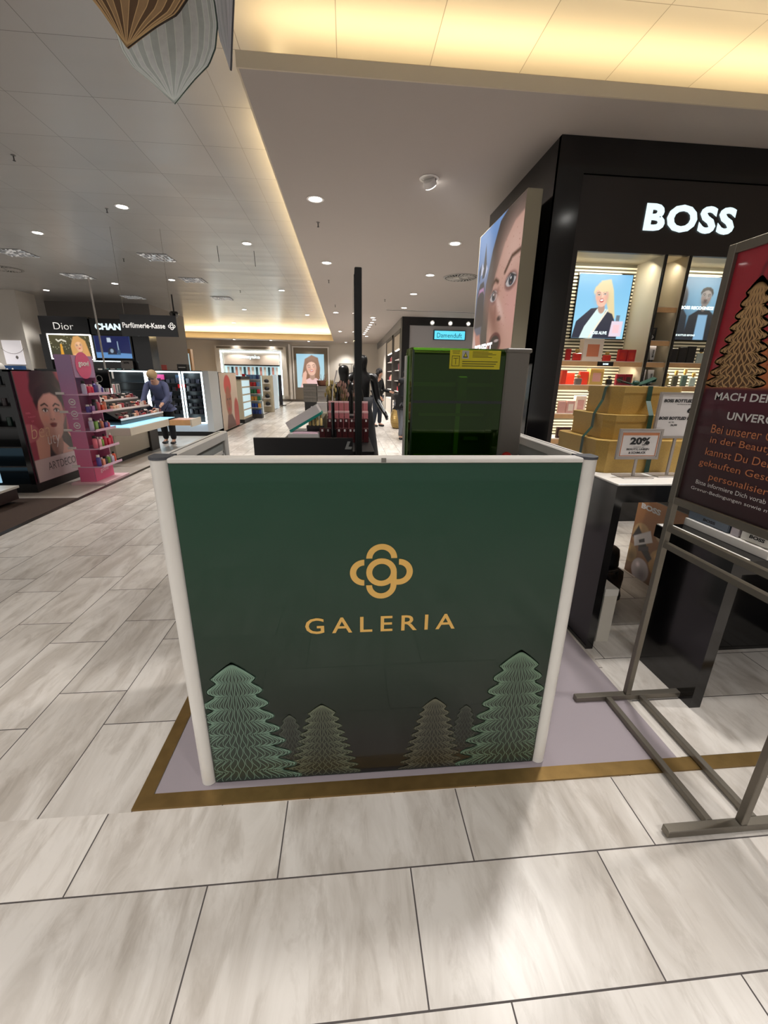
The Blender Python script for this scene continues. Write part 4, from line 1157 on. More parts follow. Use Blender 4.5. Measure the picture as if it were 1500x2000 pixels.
carton('perfume_carton', 'slim vermilion carton at the left end of the second shelf', 2.115, 4.05, z, .05, .13, .04, R2, g)
carton('perfume_carton', 'wide vermilion carton behind the small grey bottle', 2.20, 4.10, z, .10, .11, .03, R2, g)
carton('perfume_carton', 'slanted vermilion carton right of the small grey bottle', 2.335, 4.08, z, .09, .125, .03, R2, g)
flacon('small grey glass bottle before the vermilion cartons', 2.26, 4.03, z, .07, .09, GG, M_gold, g)
carton('perfume_display', 'golden open display box with pink carton on the second shelf', 2.455, 4.08, z, .14, .15, .07, GD, g, RO)
flacon('black perfume bottle right of the golden open display box', 2.585, 4.04, z, .06, .085, KG, KB, g)
carton('perfume_carton', 'left crimson carton at the right end of the second shelf', 2.705, 4.06, z, .08, .105, .03, R3, g, AU)
carton('perfume_carton', 'right crimson carton at the right end of the second shelf', 2.79, 4.06, z, .08, .105, .03, R3, g, AU)
z = SHELF_Z[2]; g = 'perfumes on the third shelf'
carton('perfume_carton', 'small pale rose carton, leftmost on the third shelf', 2.14, 4.05, z, .07, .115, .03, RO, g)
carton('perfume_carton', 'second pale rose carton on the third shelf', 2.23, 4.05, z, .085, .12, .03, RO, g, CR)
carton('perfume_display', 'tall pale pink display carton on the third shelf', 2.345, 4.09, z, .11, .17, .05, CR, g, RO)
carton('perfume_carton', 'wide bronze carton on the third shelf', 2.475, 4.05, z, .13, .15, .03, BR, g, mat('bronze_figure', c(130, 60, 30), .35))
carton('perfume_carton', 'dark maroon carton beside the golden parcels on the third shelf', 2.62, 4.05, z, .07, .11, .03, AU, g)
z = SHELF_Z[3]; g = 'perfumes on the fourth shelf'
for k, lb in enumerate(('left', 'right')):
    t_ = carton('perfume_carton', '%s dark brown carton with a looped pink figure on the fourth shelf' % lb, 2.155 + k * .075, 4.04, z, .072, .11, .03, AU, g)
    m = MB()
    for zz, r in ((.035, .018), (.074, .011)): strip_arc(m, (2.155 + k * .075, 4.0235, z), X, Z, -Y, 0, zz, r * .6, r, 0, 2 * PI, 0, .0008, 16)
    m.build('loop_print', PK, t_)
flacon('round black perfume bottle with a bow-shaped top on the fourth shelf', 2.30, 4.04, z, .075, .12, KG, KB, g)
carton('perfume_carton', 'dark glossy carton right of the black bottle on the fourth shelf', 2.40, 4.06, z, .09, .12, .03, KB, g)
carton('perfume_carton', 'dark plum carton partly hidden by golden parcels on the fourth shelf', 2.49, 4.06, z, .08, .115, .03, AU, g)
z = SHELF_Z[4]; g = 'gift items on the lowest visible shelf'
flacon('pink heart-red gift bottle on the lowest visible shelf', 2.34, 4.05, z, .10, .13, PK, PK, g)
carton('perfume_carton', 'pink gift carton beside the pink bottle on the lowest visible shelf', 2.46, 4.06, z, .10, .15, .04, PK, g)
# narrow bay
t_ = tag(bx('info_card', KB, None, 2.905, 4.12, 1.83, 3.04, 4.128, 1.955), 'small dark grey information card standing in the narrow bay', 'sign')
m = MB(); knot(m, (3.0, 4.1195, 1.87), X, Z, -Y, .02); m.build('emblem', M_wtext, t_)
m = MB()
for k in range(4): m.box(2.92, 4.119, 1.938 - k * .012, 3.02, 4.1199, 1.941 - k * .012)
m.build('small_print', M_grey, t_)
def tube_(label, x, z, side=0):
    t_ = thing('lotion_tube', label, 'tube', (x, 4.06, z), 'silver lotion tubes in the narrow bay')
    MB().lathe([(.0, 0), (.019, 0), (.019, .02), (.021, .022)], x, 4.06, z, 14).build('cap', KB, t_, smooth='auto')
    MB().add([(x - .021, 4.04, z + .022), (x + .021, 4.04, z + .022), (x + .021, 4.08, z + .022), (x - .021, 4.08, z + .022), (x - .034, 4.058, z + .15), (x + .034, 4.058, z + .15), (x + .034, 4.062, z + .15), (x - .034, 4.062, z + .15)],
             [(0, 1, 5, 4), (1, 2, 6, 5), (2, 3, 7, 6), (3, 0, 4, 7), (4, 5, 6, 7), (3, 2, 1, 0)]).build('tube_body', mat('silver_tube', c(190, 190, 190), .3, metal=.4), t_)
    text_mb('BOSS', (x + .009, 4.0445, z + .045), Z, -X, w=.07, h=.018, bold=.05, d=.006).build('lettering', M_ink, t_)
tube_('silver tube standing alone on the upper part of the narrow bay', 2.99, 1.635)
tube_('left silver tube of the pair lower in the narrow bay', 2.935, 1.415)
tube_('right silver tube of the pair lower in the narrow bay', 3.02, 1.415)
z = SHELF_Z[0]; g = 'black cartons under the portrait of the bearded man'
for k in range(3): carton('perfume_carton', '%s black perfume carton under the bearded man screen, counted from left' % ORD[k], 3.21 + k * .095, 4.06, z, .08, .13 + .012 * k, .03, KB, g)
flacon('pale bottle with black cap beside the black cartons', 3.50, 4.05, z, .07, .14, mat('frosted_glass', c(170, 180, 176), .2), KB, g)
z = SHELF_Z[1]; g = 'bottles in the right bay'
for k, (cc, h_) in enumerate(((c(150, 140, 90), .12), (c(84, 84, 70), .15), (c(92, 116, 110), .16), (c(180, 200, 196), .13))):
    flacon('%s slim bottle on the second shelf of the right bay' % ORD[k], 3.20 + k * .095, 4.06, z, .06, h_, mat('bay_glass_%d' % k, cc, .15), M_gold, g)
carton('perfume_carton', 'dark framed carton with a white label on the second shelf, right bay', 3.60, 4.06, z, .10, .14, .03, KB, g, CR)

# ------------------------------------------------------------------ big portrait screen on the side of the portal
t = thing('portrait_screen', 'large lit portrait screen of a freckled woman mounted beside the black portal', 'screen', (1.6, 4.7, 1.6))
bx('screen_housing', mat('champagne_housing', c(150, 142, 122), .45), t, 1.552, 4.03, 1.6, 1.69, 5.33, 3.0, bev=.004)
bx('bracket', M_blackm, t, 1.69, 4.3, 1.75, 1.76, 5.1, 2.8)
# freckled face, seen from the aisle; u runs from far to near
P = Paint(.84, 1.30, 150, c(120, 160, 226)); a = P.a
P.grad(c(96, 100, 120), c(130, 176, 240), .5)
sk = c(214, 164, 146); hr = c(66, 56, 48)
P.poly([(.28, -.1), (.22, .3), (.27, .9), (.38, 1.25), (.52, 1.5), (.8, 1.6), (1.1, 1.6), (1.1, -.1)], hr, .02)
P.poly([(.44, -.1), (.40, .3), (.41, .6), (.50, .95), (.66, 1.22), (.84, 1.36), (1.1, 1.40), (1.1, -.1)], sk, .03)
for k in range(14): P.line([(.30 + k * .012, .1), (.30 + k * .012, .8), (.46 + k * .02, 1.3), (.75 + k * .02, 1.52)], .004, (c(40, 32, 28) if k % 2 else c(120, 106, 96)), .01, .6)
P.ell(.86, 1.1, .3, .26, c(236, 192, 176), 2, .7); P.ell(.52, .45, .12, .4, c(150, 100, 84), 2, .6)
P.ell(.95, .5, .22, .3, c(228, 170, 160), 2, .6)
P.line([(.44, .84), (.52, .88), (.58, .84)], .045, c(96, 66, 48), .03)
P.line([(.72, .90), (.84, 1.02), (1.0, 1.03)], .045, c(96, 66, 48), .03)
for ex, ey, rx, ry in ((.50, .70, .085, .06), (.86, .78, .10, .065)):
    P.ell(ex, ey - .01, rx * 1.25, ry * 1.5, c(150, 104, 96), .03); P.ell(ex, ey, rx, ry, c(214, 206, 206), .01); P.ell(ex + .01, ey, ry * .85, ry * .9, c(50, 62, 76), .01); P.ell(ex + .01, ey, ry * .4, ry * .45, (.01, .01, .01), .01); P.ell(ex, ey + .02, .012, .012, (1, 1, 1), .01)
    P.line([(ex - rx, ey), (ex - rx * .2, ey + ry * 1.1), (ex + rx, ey + .01)], .016, (.03, .02, .02), .01)
P.line([(.60, .75), (.57, .55), (.56, .42)], .04, c(150, 96, 84), .06, .8); P.ell(.68, .42, .05, .03, c(70, 30, 26), .02); P.ell(.66, .55, .04, .18, c(240, 200, 188), 2, .6)
P.ell(.62, .14, .15, .13, c(110, 50, 50), .02); P.ell(.62, .14, .11, .095, c(20, 10, 12), .02); P.ell(.66, .17, .05, .015, c(200, 180, 176), .01)
for k in range(60):
    fx, fy = P.rng.uniform(.5, 1), P.rng.uniform(.25, 1.3); P.ell(fx, fy, .006, .006, c(176, 104, 84), .004, 0, .7)
P.poly([(.02, .40), (.04, .85), (.10, .95), (.20, .96), (.24, .85), (.26, .40)], c(46, 34, 40), .02)
P.poly([(.06, .80), (.09, .88), (.21, .88), (.23, .80), (.20, .84), (.10, .84)], c(196, 140, 190), .02)
P.poly([(.07, .96), (.10, 1.2), (.04, 1.12), (.05, 1.0)], c(24, 22, 34), .01); P.poly([(.14, 1.0), (.19, 1.40), (.25, 1.1), (.20, 1.0)], c(20, 20, 30), .01); P.poly([(.14, 1.05), (.17, 1.12), (.12, 1.2), (.10, 1.05)], c(220, 224, 244), .01); P.poly([(.22, .98), (.28, 1.08), (.24, 1.14)], c(206, 214, 244), .01)
P.poly([(-.02, .0), (.0, .40), (.10, .30), (.20, .30), (.26, .1), (.24, 0)], c(206, 138, 118), .03); P.poly([(-.02, .12), (.03, .36), (.09, .18), (.05, .02)], c(226, 196, 190), .02)
P.build('screen_picture', (1.5515, 5.31, 1.69), -Y * 1.51, Z, paintmat('portrait_glow', emission=.62), t)
text_mb('PERFECT', (1.5505, 5.20, 1.73), -Y, Z, w=.62, h=.10, bold=.05).build('lettering', mat('lit_caption', (.8, .8, .8), .5, emit=(1, 1, 1), es=.9), t)

# ================================================================== department portal with lit blue sign
DY = 14.43
t = thing('shop_portal', 'distant black portal with pale inner panel around the lit blue department sign', 'shop unit', (3.0, 15, 0))
m = MB(); m.box(1.83, DY, 0, 2.08, DY + .4, S - .002).box(2.08, DY, 3.09, 4.9, DY + .4, S - .002)
m.build('outer_frame', M_blackm, t)
bx('inner_panel', mat('light_grey_panel', c(176, 174, 176), .6), t, 2.08, DY + .05, 2.35, 4.9, DY + .3, 3.09)
bx('back_panel', M_wall, t, 2.08, DY + 1.5, 0, 4.9, DY + 1.55, 2.4)
bx('lit_shelf_wall', mat('soft_lit_wall', c(170, 200, 206), .5, emit=(.75, .95, 1), es=.5), t, 2.2, DY + 1.44, .3, 4.5, DY + 1.5, 2.1)
s_ = tag(thing('department_sign', 'small lit turquoise-blue sign reading the ladies fragrance department', 'sign', (3.41, DY, 2.68)))
s_['label'] = 'small lit turquoise-blue sign with dark handwriting-like word on the pale panel'; s_['category'] = 'sign'
bx('sign_box', mat('blue_sign_edge', c(30, 70, 86), .4), s_, 2.875, DY - .03, 2.665, 3.945, DY + .05, 2.96)
bx('sign_face', mat('blue_sign_face', c(90, 200, 226), .4, emit=c(96, 214, 240), es=1.0), s_, 2.905, DY - .034, 2.685, 3.92, DY - .03, 2.94)
text_mb('Damenduft', (2.985, DY - .035, 2.735), X, Z, w=.84, h=.145, bold=.0).build('lettering', mat('sign_ink', c(14, 60, 80), .5), s_)
for k in range(3):
    q = thing('portal_spot', '%s of three bright spots in the black header above the blue sign' % ('left', 'middle', 'right')[k], 'ceiling light', (2.81 + k * .6, DY - .02, 3.17), 'spots above the blue sign')
    MB().lathe([(.06, 0), (.075, .02), (.075, .04)][::-1], 2.81 + k * .6, DY - .005, 3.17, 14, Matrix.Rotation(PI / 2, 3, 'X')).build('trim_ring', M_white, q)
    MB().ball(2.81 + k * .6, DY - .03, 3.17, .055, .03, .04, 12, 8).build('lens', M_lens, q, smooth=True)
# lit wall cases along the aisle
for k, (ya, yb) in enumerate(((14.9, 17.1), (17.35, 20.1))):
    q = thing('wall_case', '%s tall lit wall case along the aisle beyond the black portal' % ('nearer', 'farther')[k], 'display case', (1.95, (ya + yb) / 2, 0), 'lit wall cases along the aisle')
    fr = MB(); fr.box(1.83, ya, 0, 2.3, ya + .12, S - .3).box(1.83, yb - .12, 0, 2.3, yb, S - .3).box(1.83, ya, S - .42, 2.3, yb, S - .3)
    fr.build('case_frame', mat('dark_bronze', c(44, 38, 34), .5), q)
    bx('case_back', mat('lit_case_back', c(226, 214, 200), .6, emit=(1, .95, .88), es=.45), q, 2.24, ya + .12, .3, 2.3, yb - .12, S - .42)
    bx('case_header', mat('champagne_header', c(184, 170, 150), .5), q, 1.86, ya + .12, 2.45, 1.9, yb - .12, S - .42)
    bx('case_base', M_wall, q, 1.84, ya + .12, 0, 2.24, yb - .12, .6)
    for j in range(4):
        bx('shelf', M_white, q, 1.9, ya + .12, .95 + j * .38, 2.24, yb - .12, .97 + j * .38)
    bx('light_strip', M_ledw, q, 1.9, ya + .15, 2.42, 1.94, yb - .15, 2.44)
for k in range(26):
    y_ = 15.15 + (k % 13) * .36 + (.3 if k % 13 > 5 else 0); zz = .971 + .38 * (k // 7)
    if 16.9 < y_ < 17.5: continue
    h_ = random.uniform(.12, .24)
    q = tag(bx('case_carton', mat('case_item_%d' % (k % 4), (c(190, 60, 70), c(60, 60, 66), c(220, 190, 150), c(214, 150, 160))[k % 4], .4), None, 1.98, y_, zz, 2.08, y_ + .14, zz + h_), 'small boxed article on a shelf of the lit wall cases beside the aisle', 'box', 'articles in the lit wall cases')
bx('fascia', mat('grey_fascia', c(128, 124, 120), .6), None, 1.83, 14.83, S - .3, 2.3, 25.9, S - .002, kind='structure', label=None).name = 'wall_right_fascia'
bx('aisle_wall', M_wall, None, 1.9, 20.1, 0, 2.0, 26.0, S - .3, kind='structure').name = 'wall_aisle'
q = thing('plant_tub', 'golden ribbed barrel-shaped tub standing in the aisle', 'tub', (1.60, 12.55, 0))
prof = [(.20, 0)]
for k in range(25):
    zz = .02 + k * .0215; r = .23 + .06 * math.sin(PI * min(1, zz / .56)); prof.append((r + (.008 if k % 2 else -.004), zz))
prof += [(.24, .56), (.20, .55), (.19, .5), (0, .5)]
MB().lathe(prof, 1.60, 12.55, 0, 28).build('tub_body', mat('ribbed_gold', c(196, 166, 104), .3, metal=.6), q, smooth='auto')
q = thing('side_stand', 'small black side stand with folded white cloth beside the golden tub', 'stand', (1.72, 13.4, 0))
bx('stand_top', M_blackm, q, 1.5, 13.2, .93, 1.95, 13.6, .97); 
for dx in (1.52, 1.9): bx('leg', M_blackm, q, dx, 13.22, 0, dx + .03, 13.25, .93); bx('leg', M_blackm, q, dx, 13.55, 0, dx + .03, 13.58, .93)
bx('cloth', M_paper, q, 1.60, 13.17, .55, 1.75, 13.2, .93)
# slatted grille and vents in the plaster ceiling
def round_vent(label, x, y, z, r):
    q = thing('ceiling_vent', label, 'air vent', (x, y, z))
    MB().lathe([(r, 0), (r, -.008), (r * .9, -.012), (r * .88, 0)][::-1], x, y, z - .001, 32).build('vent_ring', mat('vent_grey', c(150, 146, 140), .5), q, smooth='auto')
    MB().lathe([(r * .88, -.002), (r * .88, 0)], x, y, z - .001, 32).build('vent_back', mat('vent_black', c(30, 30, 30), .7), q)
    m = MB()
    for k in range(24):
        a = k * PI / 12
        for r0, r1, off in ((.12, .45, 0), (.48, .84, .1)):
            p0 = (x + r * r0 * math.cos(a + off), y + r * r0 * math.sin(a + off)); p1 = (x + r * r1 * math.cos(a + off + .28), y + r * r1 * math.sin(a + off + .28))
            m.tube([(p0[0], p0[1], z - .008), (p1[0], p1[1], z - .008)], r * .022, 5)
    m.build('vent_fins', mat('vent_light', c(196, 192, 186), .5), q)
round_vent('round swirl air vent in the plaster ceiling beside the portrait screen', 2.26, 8.9, S, .34)
round_vent('round swirl air vent in the panelled ceiling at the far left', -7.75, 11.35, U, .34)
q = thing('ceiling_slot', 'long narrow dark slot diffuser in the plaster ceiling before the black portal', 'air vent', (2.6, 13.2, S))
bx('slot', mat('slot_dark', c(70, 68, 66), .6), q, 1.2, 13.15, S - .006, 4.6, 13.25, S - .001); bx('slot_trim', M_white, q, 1.2, 13.13, S - .008, 4.6, 13.15, S - .001)
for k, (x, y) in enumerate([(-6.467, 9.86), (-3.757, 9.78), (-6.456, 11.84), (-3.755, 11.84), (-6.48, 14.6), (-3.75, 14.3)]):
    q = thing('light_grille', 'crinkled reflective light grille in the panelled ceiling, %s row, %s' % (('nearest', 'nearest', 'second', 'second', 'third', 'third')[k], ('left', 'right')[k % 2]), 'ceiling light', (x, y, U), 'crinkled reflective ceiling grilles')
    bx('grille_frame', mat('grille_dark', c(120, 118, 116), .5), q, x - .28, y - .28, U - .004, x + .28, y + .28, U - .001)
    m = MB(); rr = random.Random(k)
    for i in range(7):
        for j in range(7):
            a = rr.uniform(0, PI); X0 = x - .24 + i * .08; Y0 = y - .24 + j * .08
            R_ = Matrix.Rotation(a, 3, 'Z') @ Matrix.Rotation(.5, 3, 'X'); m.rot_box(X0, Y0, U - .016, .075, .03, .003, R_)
    m.build('reflector_flakes', mat('bright_flake', c(236, 236, 236), .15, metal=.6, emit=(1, 1, 1), es=.15), q)  # weak glow on the flakes stands in for the lamp light they reflect
def sprinkler(label, x, y, z, L=.05):
    q = thing('sprinkler', label, 'sprinkler', (x, y, z), 'fire sprinklers under the ceiling')
    MB().cyl(x, y, z - .006, z - .001, .022).build('escutcheon', M_grey, q)
    MB().cyl(x, y, z - L, z - .006, .006).build('pipe', M_dark, q)
    MB().cyl(x, y, z - L - .004, z - L, .014).build('deflector', M_dark, q)
for k, (x, y) in enumerate([(-.339, 6.23), (-.336, 9.55), (-.28, 12.6), (1.0, 11.5), (1.1, 16.5)]): sprinkler('small dark sprinkler in the plaster ceiling, %s from the front' % ORD[k], x, y, S)
for k, (x, y) in enumerate([(-3.572, 5.76), (-3.378, 7.22), (-4.51, 10.0), (-2.9, 13), (-7.2, 9.2)]): sprinkler('small dark sprinkler in the panelled ceiling, %s from the front' % ORD[k], x, y, U)
for k, (x, y) in enumerate([(-2.313, 8.82), (-1.706, 9.05)]):
    tag(MB().tube([(x, y, U - .001), (x + .01, y, U - .26)], .005).build('hanging_rod', M_dark), '%s thin dark rod hanging from the panelled ceiling near a bright downlight' % ('left', 'right')[k], 'rod', 'thin rods under the panelled ceiling')
q = thing('security_camera', 'black dome security camera on a short rod under the panelled ceiling', 'camera', (-5.1, 13.95, U))
MB().cyl(-5.1, 13.95, U - .45, U - .001, .02).build('drop_rod', M_blackm, q)
MB().lathe([(0, -.12), (.08, -.10), (.12, -.03), (.13, 0), (.10, .06), (0, .07)], -5.1, 13.95, U - .52, 20).build('dome', M_black, q, smooth='auto')
tag(MB().tube([(-6.24, 11.86, U), (-6.24, 11.86, 0.0)], .022, 10).build('service_pole', mat('pale_pole', c(190, 184, 178), .4)), 'slender pale pole running from the panelled ceiling behind the pink display', 'pole')

# ================================================================== far wall
t = thing('wall_display', 'far wall display in beige framed by light strips, with lettering', 'shop unit', (-5.4, 25.7, 0))
m = MB(); m.box(-7.4, 25.6, .3, -7.15, 25.98, 3.05).box(-3.72, 25.6, .3, -3.45, 25.98, 3.05).box(-7.15, 25.6, 2.85, -3.72, 25.98, 3.05)
m.build('outer_frame', M_wall, t)
bx('frame_recess', mat('taupe_panel', c(120, 110, 96), .6), t, -7.3, 25.58, 2.9, -3.6, 25.6, 3.0)
m = MB(); m.box(-7.13, 25.62, .4, -7.06, 25.66, 2.78).box(-3.80, 25.62, .4, -3.73, 25.66, 2.78).box(-7.06, 25.62, 2.71, -3.80, 25.66, 2.78)
m.build('light_strip', M_led, t)
bx('fascia_panel', mat('beige_fascia', c(186, 172, 158), .6), t, -7.0, 25.7, 2.05, -3.86, 25.95, 2.7)
text_mb('annayake', (-6.1, 25.69, 2.32), X, Z, w=1.15, h=.25, bold=.03).build('lettering', M_lit, t)
bx('shelf_back', mat('blue_lit_back', c(150, 196, 206), .5, emit=(.7, .92, 1), es=.55), t, -6.95, 25.8, .3, -3.9, 25.95, 2.0)
bx('shelf_header', M_blackm, t, -6.98, 25.66, 1.98, -3.88, 25.8, 2.05)
for k in range(13): bx('product_panel', (M_white, mat('dark_teal_panel', c(60, 96, 110), .5), mat('peach_panel', c(206, 150, 140), .5))[k % 3], t, -6.85 + k * .23, 25.74, 1.45, -6.73 + k * .23, 25.79, 1.92)  # panels alternate white, dark teal and peach
t = thing('light_box', 'lit far wall picture of a smiling woman in a pink top', 'picture', (-2.1, 25.9, .8))
bx('taupe_surround', mat('taupe_panel', (0, 0, 0)), t, -3.05, 25.9, .14, -1.08, 25.97, 3.04)
m = MB(); m.box(-3.12, 25.86, .14, -3.05, 25.97, 3.1).box(-1.08, 25.86, .14, -1.0, 25.97, 3.1).box(-3.05, 25.86, 3.04, -1.08, 25.97, 3.1)
m.build('surround_frame', M_white, t)
P = Paint(1.6, 1.88, 70, c(180, 214, 224))
P.grad(c(190, 220, 226), c(160, 206, 226))
P.poly([(.25, .0), (.18, .4), (.30, 1.0), (.55, 1.14), (.78, 1.05), (.85, .7), (.82, .3)], c(140, 100, 74), .03)
P.poly([(.1, 0), (.2, .22), (.45, .34), (.7, .34), (.92, .2), (1.0, 0)], c(238, 196, 192), .02)
P.face(.53, .72, .23, c(238, 190, 166), c(140, 100, 74), c(206, 90, 90), tilt=.08, smile=.8, closed=True)
P.poly([(.15, .1), (.22, .5), (.32, .6), (.36, .5), (.32, .25), (.42, .0)], c(236, 186, 164), .02)
P.build('lit_picture', (-2.9, 25.89, .82), X, Z, paintmat('far_picture_glow', emission=1.0), t)
st('trim_7', M_white, -3.33, 25.8, .14, -3.2, 26, 3.2)
q = thing('far_door', 'plain grey double door in the far wall, partly hidden by the mannequins', 'door', (.2, 25.9, 0)); 
bx('door_leaf', mat('door_grey', c(176, 170, 160), .6), q, -.35, 25.93, 0, .3, 25.99, 2.15); bx('door_leaf', mat('door_grey', (0, 0, 0)), q, .32, 25.93, 0, 1.0, 25.99, 2.15); bx('door_frame', M_grey, q, -.42, 25.95, 2.15, 1.07, 25.995, 2.22)
# stacks of grey boxes
for k, (x0, x1, z1, lb) in enumerate([(-1.79, -1.25, 1.16, 'stack of dark checked grey parcels left, before the far picture'), (-1.22, -.68, 1.08, 'stack of plain grey parcels right of the checked ones')]):
    q = thing('parcel_stand', 'low black stand under the ' + lb[:30], 'stand', ((x0 + x1) / 2, 18.2, 0), 'stands under grey parcels'); q['label'] = ('low black stand under the checked grey parcels', 'low black stand under the plain grey parcels')[k]
    bx('stand_body', M_blackm, q, x0 + .03, 18.0, 0, x1 - .03, 18.5, .43)
    for j in range(3):
        z0 = .431 + j * (z1 - .43) / 3; z2 = z0 + (z1 - .43) / 3 - .004
        q = thing('parcel', '%s grey parcel of the %s stack before the far picture' % (('lowest', 'middle', 'topmost')[j], ('left', 'right')[k]), 'gift box', ((x0 + x1) / 2, 18.2, z0), 'grey parcels before the far picture')
        bx('box_body', mat('checked_grey', c(92, 88, 82), .6, noise=.3, nscale=14) if k == 0 else mat('plain_grey_box', c(112, 108, 104), .6, noise=.1, nscale=14), q, x0, 18.0, z0, x1, 18.5, z2)
        bx('lid', mat('grey_lid', c(104, 98, 92), .6), q, x0 - .01, 17.99, z2 - .06, x1 + .01, 18.51, z2)
q = thing('gift_basket', 'reddish-brown basket with twigs on top of the grey parcels', 'basket', (-1.02, 18.25, 1.08))
MB().lathe([(.14, 0), (.18, .02), (.22, .2), (.23, .22), (.2, .21), (.16, .03)], -1.02, 18.25, 1.08, 16).build('basket_body', mat('basket_brown', c(110, 66, 46), .7), q, smooth='auto')
m = MB()
for k in range(14): m.tube([(-1.02, 18.25, 1.15), (-1.02 + random.uniform(-.2, .25), 18.25 + random.uniform(-.15, .15), 1.3 + random.uniform(0, .3))], .007, 5)
m.build('twigs', mat('twig', c(120, 84, 56), .8), q)

# ================================================================== left-hand shop
# black gondola with beauty poster
t = thing('gondola', 'long black cosmetics gondola carrying a pink beauty poster on its end', 'shop unit', (-4.75, 5.8, 0))
bx('gondola_body', M_black, t, -5.75, 5.72, .11, -3.885, 6.42, 1.47)
bx('plinth', M_blackm, t, -5.72, 5.36, .001, -3.90, 6.4, .11)
bx('side_panel', M_black, t, -3.945, 5.34, .11, -3.885, 5.72, 1.47); bx('side_panel', M_black, t, -5.75, 5.34, .11, -5.70, 5.72, 1.47)
bx('top_board', M_black, t, -5.75, 5.34, 1.45, -3.885, 5.72, 1.475)
for k in range(5):
    sh = bx('shelf', M_blackm, t, -5.70, 5.38, .32 + k * .24, -3.945, 5.72, .335 + k * .24)
    MB().box(-5.70, 5.372, .322 + k * .24, -3.945, 5.38, .338 + k * .24).build('shelf_edge', M_dark, sh)
bx('lit_panel', mat('pale_blue_lit_panel', c(150, 196, 226), .5, emit=c(170, 214, 240), es=.7), t, -5.69, 5.36, .13, -4.3, 5.375, .52)
bx('panel_slot', M_black, t, -5.2, 5.355, .24, -4.32, 5.362, .26)
rr = random.Random(9)
k = 0
for zi in range(2, 5):
    for xi in range(7):
        x = -5.5 + xi * .23; zz = .336 + zi * .24; k += 1
        tag(MB().cyl(x, 5.5, zz, zz + .09 + .015 * (k % 2), .028, 10).build('dark_jar', mat('dim_jar_%d' % (k % 3), (c(60, 66, 70), c(44, 70, 62), c(84, 70, 72))[k % 3], .3)), 'dark cosmetics jar in shadow on a shelf of the black gondola', 'jar', 'dark jars in the black gondola')
P = Paint(.93, 1.34, 130, c(160, 62, 84)); a = P.a
P.grad(c(150, 60, 80), c(146, 56, 72))
sk = c(206, 156, 140); hr = c(36, 26, 28)
P.ell(.54, 1.20, .33, .24, hr, .03); P.ell(.52, 1.36, .27, .18, hr, .04)
P.poly([(.10, .30), (.12, .62), (.36, .72), (.60, .66), (.96, .52), (1.0, .30)], sk, .02)
P.poly([(.30, .25), (.36, .45), (.60, .78), (.70, .66), (.84, .84), (.78, .60), (.96, .34), (.86, .28), (.62, .50), (.58, .30)], c(40, 36, 40), .01)
P.ell(.02, .66, .20, .12, c(176, 96, 108), .02)
P.face(.54, .90, .315, sk, hr, c(130, 14, 22), tilt=-.06, brow=c(40, 26, 22))
P.poly([(0, 0), (1, 0), (1, .30), (0, .30)], c(196, 180, 182), .01)
s = bx('poster_board', mat('poster_edge', c(90, 80, 82), .5), t, -3.885, 5.38, .115, -3.876, 6.33, 1.46)
P.build('printed_sheet', (-3.8755, 5.39, .118), Y, Z, paintmat('poster_print_b', rough=.35, coat=.2), s)
text_mb('ARTDECO', (-3.874, 5.60, .235), Y, Z, w=.56, h=.10, bold=-.012).build('lettering', M_dark, s)
text_mb('bea', (-3.874, 5.44, .66), Y, Z, w=.34, h=.17, italic=.2, bold=-.015).build('script_lettering', mat('gold_script', c(216, 180, 150), .4), s)
text_mb('uty', (-3.874, 5.70, .50), Y, Z, w=.24, h=.17, italic=.2, bold=-.015).build('script_lettering', M_wtext, s)
text_mb('FEEL', (-3.874, 5.44, .96), Y, Z, w=.08, h=.02).build('lettering', mat('pink_ink', c(214, 120, 140), .5), s)
text_mb('THE JOY', (-3.874, 5.46, .91), Y, Z, w=.13, h=.02).build('lettering', mat('pink_ink', (0, 0, 0)), s)
text_mb('OF', (-3.874, 5.50, .86), Y, Z, w=.04, h=.02).build('lettering', mat('pink_ink', (0, 0, 0)), s)
t = thing('low_bench', 'low dark brown display bench with white top edge at the far left', 'bench', (-4.3, 4.5, .003))
bx('bench_body', mat('dark_brown_board', c(52, 34, 34), .5), t, -4.9, 4.42, .04, -3.83, 4.95, .17); bx('bench_top', M_top, t, -4.92, 4.40, .17, -3.81, 4.97, .195); bx('bench_foot', M_blackm, t, -4.8, 4.5, .003, -3.95, 4.9, .04)

# pink product tower
t = thing('product_tower', 'slim pink and lilac cardboard product tower with round icons and five shelves', 'display stand', (-3.53, 6.03, 0))
M_lil = paintmat('lilac_pink_print', rough=.45)
pk, li = c(226, 112, 150), c(168, 136, 176)
bx('base_plate', mat('pale_pink_base', c(226, 190, 196), .5), t, -3.72, 5.72, .001, -3.28, 6.36, .03)
cm = mat('tower_core', c(190, 130, 160), .5)
s = bx('tower_side', cm, t, -3.635, 5.79, .03, -3.44, 5.80, 1.665)
P = Paint(.195, 1.63, 12, li); P.img[:] = pk; P.grad(pk, li, .5, 7.5); P.build('side_print', (-3.635, 5.7895, .032), X, Z, M_lil, s)
bx('tower_side', cm, t, -3.635, 6.25, .03, -3.44, 6.26, 1.665)
s = bx('tower_back', cm, t, -3.635, 5.80, .03, -3.60, 6.25, 1.665)
P = Paint(.44, 1.2, 12, li); P.grad(pk, c(150, 140, 170), 0, 2.5); P.build('back_print', (-3.5995, 5.805, .26), Y, Z, M_lil, s)
s = bx('bottom_panel', mat('strong_pink', c(224, 96, 140), .5), t, -3.60, 5.80, .03, -3.435, 6.25, .255)
text_mb('goovi', (-3.434, 5.93, .12), Y, Z, w=.2, h=.07, bold=.01).build('lettering', mat('soft_white_ink', c(240, 206, 220), .5), s)
